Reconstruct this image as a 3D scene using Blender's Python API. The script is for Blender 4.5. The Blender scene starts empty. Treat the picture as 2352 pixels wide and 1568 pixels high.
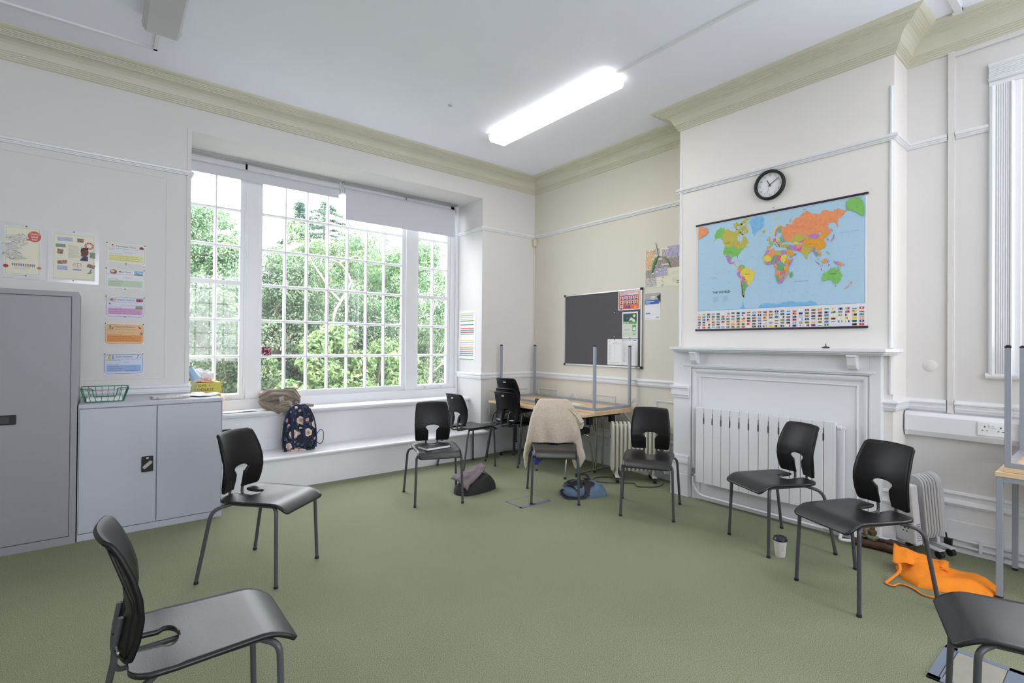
import bpy, bmesh, math, random
from math import sin, cos, pi, radians, sqrt, atan2
from mathutils import Vector, Matrix, noise

# ------------------------------------------------------------------ camera, world, exposure
SC = bpy.context.scene
COL = SC.collection
SC.view_settings.view_transform = 'Standard'
SC.view_settings.look = 'None'
SC.view_settings.gamma = 1.0
SC.view_settings.use_curve_mapping = False
SC.view_settings.exposure = 1.38
SC.cycles.use_denoising = True
SC.cycles.max_bounces = 10
SC.cycles.diffuse_bounces = 6
SC.cycles.transparent_max_bounces = 16
SC.cycles.sample_clamp_indirect = 6.0

cam_d = bpy.data.cameras.new('camera')
cam = bpy.data.objects.new('camera', cam_d)
COL.objects.link(cam)
yaw, pitch, roll = 0.89266, 0.00629, 0.00844
F = Vector((cos(yaw) * cos(pitch), sin(yaw) * cos(pitch), sin(pitch)))
R0 = Vector((sin(yaw), -cos(yaw), 0))
U0 = R0.cross(F)
R_ = R0 * cos(roll) + U0 * sin(roll)
U_ = U0 * cos(roll) - R0 * sin(roll)
cam.matrix_world = Matrix(((R_.x, U_.x, -F.x, -4.54169), (R_.y, U_.y, -F.y, -5.16443), (R_.z, U_.z, -F.z, 1.38), (0, 0, 0, 1)))
cam_d.sensor_width = 36.0
cam_d.lens = 36.0 * 1157.07 / 2352.0
cam_d.clip_start = 0.05
SC.camera = cam

world = bpy.data.worlds.new('overcast_sky')
SC.world = world
world.use_nodes = True
wt = world.node_tree
for n in list(wt.nodes): wt.nodes.remove(n)
w_out = wt.nodes.new('ShaderNodeOutputWorld'); w_bg = wt.nodes.new('ShaderNodeBackground')
w_tc = wt.nodes.new('ShaderNodeTexCoord'); w_sep = wt.nodes.new('ShaderNodeSeparateXYZ')
w_ramp = wt.nodes.new('ShaderNodeValToRGB')
wt.links.new(w_tc.outputs['Generated'], w_sep.inputs[0]); wt.links.new(w_sep.outputs['Z'], w_ramp.inputs[0])
w_ramp.color_ramp.elements[0].position = 0.0; w_ramp.color_ramp.elements[0].color = (0.86, 0.89, 0.96, 1)
w_ramp.color_ramp.elements[1].position = 0.6; w_ramp.color_ramp.elements[1].color = (0.95, 0.98, 1.03, 1)
wt.links.new(w_ramp.outputs[0], w_bg.inputs[0]); wt.links.new(w_bg.outputs[0], w_out.inputs[0])
w_bg.inputs[1].default_value = 3.9
LAMP = 7.0          # radiance of the fluorescent diffusers

def portal(name, loc, sx, sy, rot):
    l = bpy.data.lights.new(name, 'AREA'); l.shape = 'RECTANGLE'; l.size = sx; l.size_y = sy
    l.cycles.is_portal = True
    o = bpy.data.objects.new(name, l); COL.objects.link(o); o.location = loc; o.rotation_euler = rot
portal('window_portal', (-2.45, 0.70, 1.98), 3.2, 2.5, (radians(-90), 0, 0))
portal('side_window_portal', (0.20, -5.3, 2.2), 2.1, 1.1, (0, radians(90), 0))
portal('rear_fill_portal', (-3.2, -8.70, 2.0), 4.2, 2.4, (radians(90), 0, 0))  # portal for the added, unseen rear windows

# ------------------------------------------------------------------ materials
def lin(c):
    return tuple((v / 255 / 12.92) if v / 255 <= 0.04045 else ((v / 255 + 0.055) / 1.055) ** 2.4 for v in c)
MATS = {}
def mat(name, rgb, rough=0.6, metal=0.0, var=0.04, scale=6.0, bump=0.0, bscale=60.0, spec=0.5, coat=0.0, sheen=0.0, trans=0.0):
    """plain principled surface whose colour wavers a little with a noise texture"""
    if name in MATS: return MATS[name]
    m = bpy.data.materials.new(name); m.use_nodes = True
    nt = m.node_tree; b = nt.nodes['Principled BSDF']
    c = lin(rgb)
    tc = nt.nodes.new('ShaderNodeTexCoord'); nz = nt.nodes.new('ShaderNodeTexNoise')
    nz.inputs['Scale'].default_value = scale; nz.inputs['Detail'].default_value = 4
    nt.links.new(tc.outputs['Object'], nz.inputs['Vector'])
    rp = nt.nodes.new('ShaderNodeValToRGB')
    rp.color_ramp.elements[0].position = 0.3; rp.color_ramp.elements[1].position = 0.7
    rp.color_ramp.elements[0].color = tuple(max(0, v * (1 - var)) for v in c) + (1,)
    rp.color_ramp.elements[1].color = tuple(min(1, v * (1 + var)) for v in c) + (1,)
    nt.links.new(nz.outputs['Fac'], rp.inputs[0]); nt.links.new(rp.outputs[0], b.inputs['Base Color'])
    b.inputs['Roughness'].default_value = rough; b.inputs['Metallic'].default_value = metal
    b.inputs['Specular IOR Level'].default_value = spec
    b.inputs['Coat Weight'].default_value = coat; b.inputs['Coat Roughness'].default_value = 0.15
    b.inputs['Sheen Weight'].default_value = sheen
    b.inputs['Transmission Weight'].default_value = trans
    if bump:
        n2 = nt.nodes.new('ShaderNodeTexNoise'); n2.inputs['Scale'].default_value = bscale; n2.inputs['Detail'].default_value = 5
        bp = nt.nodes.new('ShaderNodeBump'); bp.inputs['Strength'].default_value = bump; bp.inputs['Distance'].default_value = 0.004
        nt.links.new(tc.outputs['Object'], n2.inputs['Vector']); nt.links.new(n2.outputs['Fac'], bp.inputs['Height'])
        nt.links.new(bp.outputs[0], b.inputs['Normal'])
    MATS[name] = m
    return m

def carpet_mat():
    m = bpy.data.materials.new('green_carpet'); m.use_nodes = True
    nt = m.node_tree; b = nt.nodes['Principled BSDF']; L = nt.links.new
    tc = nt.nodes.new('ShaderNodeTexCoord')
    fine = nt.nodes.new('ShaderNodeTexNoise'); fine.inputs['Scale'].default_value = 300; fine.inputs['Detail'].default_value = 3; fine.inputs['Roughness'].default_value = 0.8
    L(tc.outputs['Object'], fine.inputs['Vector'])
    rp = nt.nodes.new('ShaderNodeValToRGB'); e = rp.color_ramp.elements
    e[0].position = 0.36; e[0].color = lin((88, 91, 69)) + (1,)
    e[1].position = 0.64; e[1].color = lin((176, 178, 152)) + (1,)
    k = rp.color_ramp.elements.new(0.5); k.color = lin((130, 134, 110)) + (1,)
    L(fine.outputs['Fac'], rp.inputs[0])
    big = nt.nodes.new('ShaderNodeTexNoise'); big.inputs['Scale'].default_value = 1.3; big.inputs['Detail'].default_value = 4
    L(tc.outputs['Object'], big.inputs['Vector'])
    r2 = nt.nodes.new('ShaderNodeValToRGB'); r2.color_ramp.elements[0].position = 0.35; r2.color_ramp.elements[1].position = 0.7
    r2.color_ramp.elements[0].color = (0.90, 0.92, 0.90, 1); r2.color_ramp.elements[1].color = (1, 1, 1, 1)
    L(big.outputs['Fac'], r2.inputs[0])
    mx = nt.nodes.new('ShaderNodeMix'); mx.data_type = 'RGBA'; mx.blend_type = 'MULTIPLY'; mx.inputs[0].default_value = 1
    L(rp.outputs[0], mx.inputs[6]); L(r2.outputs[0], mx.inputs[7]); L(mx.outputs[2], b.inputs['Base Color'])
    b.inputs['Roughness'].default_value = 1.0; b.inputs['Specular IOR Level'].default_value = 0.1
    bp = nt.nodes.new('ShaderNodeBump'); bp.inputs['Strength'].default_value = 0.25; bp.inputs['Distance'].default_value = 0.002
    L(fine.outputs['Fac'], bp.inputs['Height']); L(bp.outputs[0], b.inputs['Normal'])
    return m

def wall_mat(name, rgb, crack=False):
    """painted plaster: faint patches and a fine orange-peel bump"""
    m = mat(name, rgb, rough=0.55, var=0.012, scale=1.7, bump=0.12, bscale=140, spec=0.35)
    return m

def glass_mat():
    m = bpy.data.materials.new('window_glass'); m.use_nodes = True
    nt = m.node_tree; L = nt.links.new
    for n in list(nt.nodes): nt.nodes.remove(n)
    out = nt.nodes.new('ShaderNodeOutputMaterial'); tr = nt.nodes.new('ShaderNodeBsdfTransparent'); gl = nt.nodes.new('ShaderNodeBsdfGlossy')
    df = nt.nodes.new('ShaderNodeBsdfDiffuse'); df.inputs[0].default_value = (0.9, 0.92, 0.95, 1)
    gl.inputs['Roughness'].default_value = 0.02
    tc = nt.nodes.new('ShaderNodeTexCoord'); nz = nt.nodes.new('ShaderNodeTexNoise'); nz.inputs['Scale'].default_value = 3.2; nz.inputs['Detail'].default_value = 5
    rp = nt.nodes.new('ShaderNodeValToRGB'); rp.color_ramp.elements[0].position = 0.58; rp.color_ramp.elements[1].position = 0.85
    rp.color_ramp.elements[0].color = (0.03, 0.03, 0.03, 1); rp.color_ramp.elements[1].color = (0.10, 0.10, 0.10, 1)
    L(tc.outputs['Object'], nz.inputs['Vector']); L(nz.outputs['Fac'], rp.inputs[0])
    m1 = nt.nodes.new('ShaderNodeMixShader'); m1.inputs[0].default_value = 0.03
    m2 = nt.nodes.new('ShaderNodeMixShader')
    L(tr.outputs[0], m1.inputs[1]); L(gl.outputs[0], m1.inputs[2])
    L(rp.outputs[0], m2.inputs[0]); L(m1.outputs[0], m2.inputs[1]); L(df.outputs[0], m2.inputs[2]); L(m2.outputs[0], out.inputs[0])
    return m

def emit_mat(name, rgb, s):
    m = bpy.data.materials.new(name); m.use_nodes = True
    b = m.node_tree.nodes['Principled BSDF']
    b.inputs['Base Color'].default_value = (0.9, 0.9, 0.88, 1)
    b.inputs['Emission Color'].default_value = tuple(rgb) + (1,); b.inputs['Emission Strength'].default_value = s
    return m

def wood_mat(name, rgb, rgb2, rough=0.4, axis=1):
    m = bpy.data.materials.new(name); m.use_nodes = True
    nt = m.node_tree; b = nt.nodes['Principled BSDF']; L = nt.links.new
    tc = nt.nodes.new('ShaderNodeTexCoord'); mp = nt.nodes.new('ShaderNodeMapping')
    s = [26, 26, 26]; s[axis] = 1.5
    mp.inputs['Scale'].default_value = s
    nz = nt.nodes.new('ShaderNodeTexNoise'); nz.inputs['Scale'].default_value = 2.2; nz.inputs['Detail'].default_value = 6
    rp = nt.nodes.new('ShaderNodeValToRGB'); rp.color_ramp.elements[0].position = 0.3; rp.color_ramp.elements[1].position = 0.7
    rp.color_ramp.elements[0].color = lin(rgb) + (1,); rp.color_ramp.elements[1].color = lin(rgb2) + (1,)
    L(tc.outputs['Object'], mp.inputs[0]); L(mp.outputs[0], nz.inputs['Vector']); L(nz.outputs['Fac'], rp.inputs[0]); L(rp.outputs[0], b.inputs['Base Color'])
    b.inputs['Roughness'].default_value = rough
    return m

def leaf_mat(name, c1, c2, c3, scale=2.5):
    m = bpy.data.materials.new(name); m.use_nodes = True
    nt = m.node_tree; L = nt.links.new; b = nt.nodes['Principled BSDF']
    tc = nt.nodes.new('ShaderNodeTexCoord'); nz = nt.nodes.new('ShaderNodeTexNoise'); nz.inputs['Scale'].default_value = scale; nz.inputs['Detail'].default_value = 8; nz.inputs['Roughness'].default_value = 0.75
    rp = nt.nodes.new('ShaderNodeValToRGB'); e = rp.color_ramp.elements
    e[0].position = 0.32; e[0].color = lin(c1) + (1,); e[1].position = 0.68; e[1].color = lin(c3) + (1,)
    k = e.new(0.5); k.color = lin(c2) + (1,)
    L(tc.outputs['Object'], nz.inputs['Vector']); L(nz.outputs['Fac'], rp.inputs[0]); L(rp.outputs[0], b.inputs['Base Color'])
    b.inputs['Roughness'].default_value = 0.45
    tl = nt.nodes.new('ShaderNodeBsdfTranslucent'); L(rp.outputs[0], tl.inputs[0])
    mx = nt.nodes.new('ShaderNodeMixShader'); mx.inputs[0].default_value = 0.25
    out = nt.nodes['Material Output']
    L(b.outputs[0], mx.inputs[1]); L(tl.outputs[0], mx.inputs[2]); L(mx.outputs[0], out.inputs[0])
    return m

def flower_mat():
    """navy cloth printed with cream and pink roses and small leaves"""
    m = bpy.data.materials.new('floral_navy_cloth'); m.use_nodes = True
    nt = m.node_tree; L = nt.links.new; b = nt.nodes['Principled BSDF']
    tc = nt.nodes.new('ShaderNodeTexCoord')
    wob = nt.nodes.new('ShaderNodeTexNoise'); wob.inputs['Scale'].default_value = 45; wob.inputs['Detail'].default_value = 2
    add = nt.nodes.new('ShaderNodeVectorMath'); add.operation = 'MULTIPLY_ADD'
    L(tc.outputs['Object'], wob.inputs['Vector']); L(wob.outputs['Color'], add.inputs[0]); add.inputs[1].default_value = (0.03, 0.03, 0.03); L(tc.outputs['Object'], add.inputs[2])
    def vor(scale, r1, r2, colA, colB, seed):
        mp = nt.nodes.new('ShaderNodeMapping'); mp.inputs['Location'].default_value = (seed, seed * 2, seed * 3); L(add.outputs[0], mp.inputs[0])
        v = nt.nodes.new('ShaderNodeTexVoronoi'); v.inputs['Scale'].default_value = scale; L(mp.outputs[0], v.inputs['Vector'])
        rm = nt.nodes.new('ShaderNodeValToRGB'); rm.color_ramp.interpolation = 'CONSTANT'
        rm.color_ramp.elements[0].position = 0; rm.color_ramp.elements[0].color = (1, 1, 1, 1)
        rm.color_ramp.elements[1].position = r2; rm.color_ramp.elements[1].color = (0, 0, 0, 1)
        rc = nt.nodes.new('ShaderNodeValToRGB'); rc.color_ramp.elements[0].position = r1 * 0.4; rc.color_ramp.elements[0].color = lin(colA) + (1,)
        rc.color_ramp.elements[1].position = r2 * 0.8; rc.color_ramp.elements[1].color = lin(colB) + (1,)
        L(v.outputs['Distance'], rm.inputs[0]); L(v.outputs['Distance'], rc.inputs[0])
        return rm.outputs[0], rc.outputs[0]
    cur = None
    base = (0.006, 0.008, 0.03, 1)
    for (scale, r1, r2, A, B, seed) in ((26, .1, .33, (95, 120, 80), (60, 85, 95), 5.1), (16, .1, .30, (170, 80, 100), (205, 160, 160), 2.3), (9.5, .1, .36, (150, 100, 90), (222, 208, 190), 0.7)):
        msk, c = vor(scale, r1, r2, A, B, seed)
        mx = nt.nodes.new('ShaderNodeMix'); mx.data_type = 'RGBA'
        L(msk, mx.inputs[0]); L(c, mx.inputs[7])
        if cur is None: mx.inputs[6].default_value = base
        else: L(cur, mx.inputs[6])
        cur = mx.outputs[2]
    L(cur, b.inputs['Base Color']); b.inputs['Roughness'].default_value = 0.75
    return m

def rib_mat(name, rgb, rgb2, scale=90):
    """knitted cloth: fine noise plus soft ribs"""
    m = mat(name, rgb, rough=0.95, var=0.10, scale=70, bump=0.5, bscale=260, spec=0.1, sheen=0.3)
    return m

def photo_mat(name, cols, scale=60):
    """a small printed photograph: patches of its colours"""
    m = bpy.data.materials.new(name); m.use_nodes = True
    nt = m.node_tree; L = nt.links.new; b = nt.nodes['Principled BSDF']
    tc = nt.nodes.new('ShaderNodeTexCoord'); v = nt.nodes.new('ShaderNodeTexNoise'); v.inputs['Scale'].default_value = scale; v.inputs['Detail'].default_value = 5; v.inputs['Roughness'].default_value = 0.7
    rp = nt.nodes.new('ShaderNodeValToRGB'); e = rp.color_ramp.elements
    n = len(cols)
    e[0].position = 0.3; e[0].color = lin(cols[0]) + (1,); e[1].position = 0.7; e[1].color = lin(cols[-1]) + (1,)
    for i in range(1, n - 1):
        k = e.new(0.3 + 0.4 * i / (n - 1)); k.color = lin(cols[i]) + (1,)
    L(tc.outputs['Object'], v.inputs['Vector']); L(v.outputs['Fac'], rp.inputs[0]); L(rp.outputs[0], b.inputs['Base Color'])
    b.inputs['Roughness'].default_value = 0.5
    return m

WHITE_WALL = wall_mat('white_wall_paint', (216, 214, 213))
LAMPWARM_WALL = wall_mat('lamp_warmed_wall_paint', (215, 210, 198))  # the lamp's warm light on the alcove, put into its white paint
CHIM_WALL = wall_mat('chimney_breast_lightened_paint', (228, 224, 221))  # white paint made lighter here, standing in for light on the breast
CEIL = wall_mat('ceiling_paint', (240, 242, 255))
CORNICE = mat('cream_cornice_paint', (208, 205, 189), rough=0.5, var=0.02, scale=4, spec=0.3)
GLOSS = mat('white_gloss_paint', (226, 227, 231), rough=0.28, var=0.01, scale=3, spec=0.5)
CARPET = carpet_mat()
GLASS = glass_mat()
CUP_LIGHT = mat('pale_grey_powder_coat', (176, 180, 192), rough=0.35, var=0.01, scale=300)
CUP_DARK = mat('mid_grey_powder_coat', (142, 142, 148), rough=0.4, var=0.03, scale=400)
BLACKP = mat('black_chair_plastic', (21, 20, 22), rough=0.40, var=0.08, scale=30, bump=0.08, bscale=500, spec=0.28)
SEATP = mat('worn_black_seat_plastic', (27, 26, 29), rough=0.33, var=0.18, scale=9, bump=0.10, bscale=350, spec=0.5)
TUBE = mat('dark_grey_steel_tube', (72, 73, 78), rough=0.38, metal=0.0, var=0.04, scale=20, spec=0.4)
BLACK = mat('matt_black', (22, 22, 24), rough=0.6)
CHROME = mat('chrome', (190, 190, 182), rough=0.18, metal=1.0, var=0.03)
ALU = mat('brushed_aluminium', (178, 178, 176), rough=0.38, metal=0.7)
GREYMET = mat('grey_painted_steel', (146, 150, 160), rough=0.4, var=0.03)
BEECH = wood_mat('beech_laminate', (205, 176, 138), (222, 196, 160))
BEECH_X = wood_mat('beech_laminate_across', (205, 176, 138), (222, 196, 160), axis=0)
PAPER = mat('white_paper', (232, 232, 236), rough=0.7, var=0.01)
BLIND = mat('grey_white_blind_fabric', (205, 206, 214), rough=0.85, var=0.015, scale=200)
INK = mat('dark_print_ink', (52, 52, 58), rough=0.6)

# ------------------------------------------------------------------ mesh helpers
class MB:
    def __init__(s): s.v = []; s.f = []; s.m = []; s.sm = []
    def add(s, vs, fs, mi=0, smooth=False):
        b = len(s.v); s.v += [tuple(v) for v in vs]
        for f in fs: s.f.append(tuple(b + i for i in f)); s.m.append(mi); s.sm.append(smooth)
        return s
    def box(s, x0, x1, y0, y1, z0, z1, mi=0):
        vs = [(x, y, z) for x in (x0, x1) for y in (y0, y1) for z in (z0, z1)]
        return s.add(vs, [(0, 1, 3, 2), (4, 6, 7, 5), (0, 4, 5, 1), (2, 3, 7, 6), (0, 2, 6, 4), (1, 5, 7, 3)], mi)
    def obox(s, c, ax, ay, az, mi=0):
        c, ax, ay, az = map(Vector, (c, ax, ay, az))
        vs = [c + ax * i + ay * j + az * k for i in (-1, 1) for j in (-1, 1) for k in (-1, 1)]
        return s.add(vs, [(0, 1, 3, 2), (4, 6, 7, 5), (0, 4, 5, 1), (2, 3, 7, 6), (0, 2, 6, 4), (1, 5, 7, 3)], mi)
    def tube(s, pts, r, n=12, mi=0, caps=True, flat=1.0, closed=False):
        pts = [Vector(p) for p in pts]; N = len(pts)
        rs = r if isinstance(r, (list, tuple)) else [r] * N
        rings = []; prev = None
        for i, p in enumerate(pts):
            if closed: t = pts[(i + 1) % N] - pts[i - 1]
            else: t = (pts[min(i + 1, N - 1)] - pts[max(i - 1, 0)])
            t.normalize()
            if prev is None:
                a = Vector((0, 0, 1)) if abs(t.z) < 0.9 else Vector((1, 0, 0))
                u = t.cross(a).normalized()
            else:
                u = (prev - t * prev.dot(t)).normalized()
            prev = u; w = t.cross(u)
            rings.append([p + (u * cos(2 * pi * k / n) * rs[i] + w * sin(2 * pi * k / n) * rs[i] * flat) for k in range(n)])
        vs = [q for rg in rings for q in rg]; fs = []
        M = N if closed else N - 1
        for i in range(M):
            j = (i + 1) % N
            for k in range(n):
                fs.append((i * n + k, i * n + (k + 1) % n, j * n + (k + 1) % n, j * n + k))
        s.add(vs, fs, mi, True)
        if caps and not closed:
            s.add(rings[0], [tuple(range(n))[::-1]], mi); s.add(rings[-1], [tuple(range(n))], mi)
        return s
    def cyl(s, a, b, r, n=20, mi=0, r2=None):
        return s.tube([a, b], [r, r if r2 is None else r2], n, mi)
    def lathe(s, prof, c=(0, 0, 0), n=28, mi=0, axis='z', mis=None):
        """prof = list of (radius, height)"""
        vs = []; fs = []
        for (r, h) in prof:
            for k in range(n):
                a = 2 * pi * k / n
                if axis == 'z': vs.append((c[0] + r * cos(a), c[1] + r * sin(a), c[2] + h))
                elif axis == 'x': vs.append((c[0] + h, c[1] + r * cos(a), c[2] + r * sin(a)))
                else: vs.append((c[0] + r * cos(a), c[1] + h, c[2] + r * sin(a)))
        for i in range(len(prof) - 1):
            for k in range(n): fs.append((i * n + k, i * n + (k + 1) % n, (i + 1) * n + (k + 1) % n, (i + 1) * n + k))
        fs.append(tuple(range(n))); fs.append(tuple(range((len(prof) - 1) * n, len(prof) * n)))
        return s.add(vs, fs, mi, True)
    def prism(s, poly, o, u, v, t, mi=0):
        """poly (a,b) laid out at o + a*u + b*v, given thickness vector t"""
        o, u, v, t = map(Vector, (o, u, v, t)); n = len(poly)
        vs = [o + u * a + v * b for a, b in poly] + [o + u * a + v * b + t for a, b in poly]
        fs = [tuple(range(n)), tuple(range(2 * n - 1, n - 1, -1))] + [(i, n + i, n + (i + 1) % n, (i + 1) % n) for i in range(n)]
        return s.add(vs, fs, mi)
    def flat(s, poly, o, u, v, mi=0):
        o, u, v = map(Vector, (o, u, v))
        return s.add([o + u * a + v * b for a, b in poly], [tuple(range(len(poly)))], mi)
    def grid(s, fn, nu, nv, mi=0, closed_u=False):
        vs = [fn(i / nu, j / nv) for j in range(nv + 1) for i in range(nu + (0 if closed_u else 1))]
        W = nu if closed_u else nu + 1
        fs = []
        for j in range(nv):
            for i in range(nu):
                a = j * W + i; b = j * W + (i + 1) % W if closed_u else a + 1
                fs.append((a, b, b + W, a + W))
        return s.add(vs, fs, mi, True)
    def sweep(s, path, prof, mi=0, caps=True):
        """moulding: prof (d, z) runs along a plan path; d is the reach to the right of the direction of travel"""
        P = [Vector((p[0], p[1])) for p in path]; N = len(P); rows = []
        for i in range(N):
            d1 = (P[i] - P[i - 1]).normalized() if i else None
            d2 = (P[i + 1] - P[i]).normalized() if i < N - 1 else None
            if d1 is None: d1 = d2
            if d2 is None: d2 = d1
            n1 = Vector((d1.y, -d1.x)); n2 = Vector((d2.y, -d2.x))
            m = (n1 + n2) / (1 + n1.dot(n2))
            rows.append([(P[i].x + m.x * d, P[i].y + m.y * d, z) for d, z in prof])
        K = len(prof); vs = [q for r in rows for q in r]; fs = []
        for i in range(N - 1):
            for k in range(K - 1): fs.append((i * K + k, i * K + k + 1, (i + 1) * K + k + 1, (i + 1) * K + k))
        if caps: fs += [tuple(range(K))[::-1], tuple(range((N - 1) * K, N * K))]
        return s.add(vs, fs, mi)
    def text(s, txt, o, u, v, size, mi=0, align='LEFT', bold=0.0, squeeze=1.0):
        vs, fs = text_shape(txt, bold)
        if not vs: return s
        w = max(p[0] for p in vs)
        off = {'LEFT': 0, 'CENTER': -w / 2, 'RIGHT': -w}[align]
        o, u, v = map(Vector, (o, u, v))
        return s.add([o + u * ((p[0] + off) * size * squeeze) + v * (p[1] * size) for p in vs], fs, mi)
    def build(s, name, mats, parent=None, world=False, bevel=0.0, subsurf=0, smooth_angle=0.6, solid=0.0):
        me = bpy.data.meshes.new(name)
        off = parent.location if (parent is not None and world) else Vector((0, 0, 0))
        me.from_pydata([(v[0] - off[0], v[1] - off[1], v[2] - off[2]) for v in s.v], [], s.f)
        for m in (mats if isinstance(mats, (list, tuple)) else [mats]): me.materials.append(m)
        me.polygons.foreach_set('material_index', s.m)
        me.polygons.foreach_set('use_smooth', s.sm)
        bm = bmesh.new(); bm.from_mesh(me)
        if len(bm.faces) < 60000 and not getattr(s, 'keep', False): bmesh.ops.recalc_face_normals(bm, faces=bm.faces)
        bm.to_mesh(me); bm.free()
        if any(s.sm): me.set_sharp_from_angle(angle=smooth_angle * 1.6)
        o = bpy.data.objects.new(name, me); COL.objects.link(o)
        if parent is not None: o.parent = parent
        if solid:
            md = o.modifiers.new('thickness', 'SOLIDIFY'); md.thickness = solid; md.offset = 0
        if bevel:
            md = o.modifiers.new('soft_edges', 'BEVEL'); md.width = bevel; md.segments = 2; md.limit_method = 'ANGLE'; md.angle_limit = 0.7
        if subsurf:
            md = o.modifiers.new('smooth', 'SUBSURF'); md.levels = subsurf; md.render_levels = subsurf
        return o

_TXT = {}
def text_shape(txt, bold=0.0):
    key = (txt, bold)
    if key in _TXT: return _TXT[key]
    c = bpy.data.curves.new('lettering', 'FONT'); c.body = txt; c.resolution_u = 2; c.offset = bold
    o = bpy.data.objects.new('lettering', c)
    me = o.to_mesh()
    vs = [tuple(v.co) for v in me.vertices]; fs = [tuple(p.vertices) for p in me.polygons]
    o.to_mesh_clear(); bpy.data.objects.remove(o); bpy.data.curves.remove(c)
    _TXT[key] = (vs, fs)
    return _TXT[key]

def tag(o, label=None, cat=None, group=None, kind=None):
    if label: o['label'] = label
    if cat: o['category'] = cat
    if group: o['group'] = group
    if kind: o['kind'] = kind
    return o
def thing(name, label, cat, loc=(0, 0, 0), rotz=0.0, group=None, kind=None):
    o = bpy.data.objects.new(name, None); COL.objects.link(o); o.empty_display_size = 0.1
    o.location = loc; o.rotation_euler = (0, 0, rotz)
    return tag(o, label, cat, group, kind)
def dup(root, loc, rotz, label, group=None, rot=None):
    r = root.copy(); COL.objects.link(r); r.location = loc; r.rotation_euler = rot if rot else (0, 0, rotz)
    r['label'] = label
    if group: r['group'] = group
    for ch in list(root.children):
        c = ch.copy(); COL.objects.link(c); c.parent = r
        for g in list(ch.children):
            d = g.copy(); COL.objects.link(d); d.parent = c
    return r
def round_rect(w, h, r, n=5, cx=0, cy=0):
    out = []
    for qx, qy, a0 in ((w / 2 - r, h / 2 - r, 0), (-w / 2 + r, h / 2 - r, pi / 2), (-w / 2 + r, -h / 2 + r, pi), (w / 2 - r, -h / 2 + r, 1.5 * pi)):
        for k in range(n + 1):
            a = a0 + pi / 2 * k / n; out.append((cx + qx + r * cos(a), cy + qy + r * sin(a)))
    return out
def circle(r, n=24, cx=0, cy=0, sx=1.0):
    return [(cx + r * sx * cos(2 * pi * k / n), cy + r * sin(2 * pi * k / n)) for k in range(n)]
def bez(p0, p1, p2, n=6):
    p0, p1, p2 = map(Vector, (p0, p1, p2))
    return [(p0 * (1 - t) ** 2 + p1 * 2 * t * (1 - t) + p2 * t * t) for t in [k / n for k in range(n + 1)]]
def bend(pts, r=0.05, n=5):
    """polyline with its corners rounded off"""
    P = [Vector(p) for p in pts]; out = [P[0]]
    for i in range(1, len(P) - 1):
        a = (P[i - 1] - P[i]); b = (P[i + 1] - P[i]); q = min(r, a.length * 0.49, b.length * 0.49)
        out += bez(P[i] + a.normalized() * q, P[i], P[i] + b.normalized() * q, n)
    return out + [P[-1]]
def nz(x, y, z=0.0): return noise.noise(Vector((x, y, z)))
# ================================================================== THE ROOM
ZC = 3.60                     # ceiling
X0, X1, Y0 = -7.6, 0.0, -8.6  # far side, fireplace wall, rear wall
WX0, WX1 = -3.98, -0.876      # window recess
CB = -0.308; CY0, CY1 = -4.107, -2.435   # chimney breast

fl = MB(); fl.box(X0 - .3, 0.3, Y0 - .3, 0.0, -0.12, 0.0); fl.build('floor', CARPET)['kind'] = 'structure'
ce = MB(); ce.box(X0 - .3, 0.3, Y0 - .3, 0.75, ZC, ZC + 0.12)
ce.build('ceiling', CEIL)['kind'] = 'structure'
# window wall (deep masonry with the recess cut in)
w = MB()
w.box(X0 - .3, WX0, 0, 0.72, -0.12, ZC + .02); w.box(WX1, 0.3, 0, 0.72, -0.12, ZC + .02)
w.box(WX0, WX1, 0, 0.72, 3.212, ZC + .02); w.box(WX0, WX1, 0.60, 0.72, -0.12, 0.80)
w.build('wall_left', WHITE_WALL)['kind'] = 'structure'
# fireplace wall with the chimney breast and, further along, a side window opening
w = MB()
w.box(0, 0.25, -3.2, 0.0, -0.12, ZC + .02); w.box(0, 0.25, -4.80, -3.2, -0.12, ZC + .02, 1); w.box(0, 0.25, -5.75, -4.80, -0.12, 1.20, 1)
w.box(0, 0.25, -5.75, -4.80, 3.15, ZC + .02, 1); w.box(0, 0.25, Y0 - .3, -5.75, -0.12, ZC + .02, 1)
w.build('wall_right', [LAMPWARM_WALL, WHITE_WALL])['kind'] = 'structure'
w = MB(); w.box(CB, 0.02, CY0, CY1, -0.1, ZC + .01)
w.build('wall_chimney_breast', CHIM_WALL)['kind'] = 'structure'
w = MB(); w.box(X0 - .3, X0, Y0 - .3, 0.0, -0.12, ZC + .02)
w.build('wall_far', WHITE_WALL)['kind'] = 'structure'
w = MB()
w.box(X0, 0.0, Y0 - .25, Y0, -0.12, 0.85); w.box(X0, 0, Y0 - .25, Y0, 3.15, ZC + .02)
w.box(X0, -5.2, Y0 - .25, Y0, 0.85, 3.15); w.box(-1.2, 0, Y0 - .25, Y0, 0.85, 3.15); w.box(-3.3, -3.1, Y0 - .25, Y0, 0.85, 3.15)  # leaves openings for the added rear windows
w.build('wall_rear', WHITE_WALL)['kind'] = 'structure'

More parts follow.
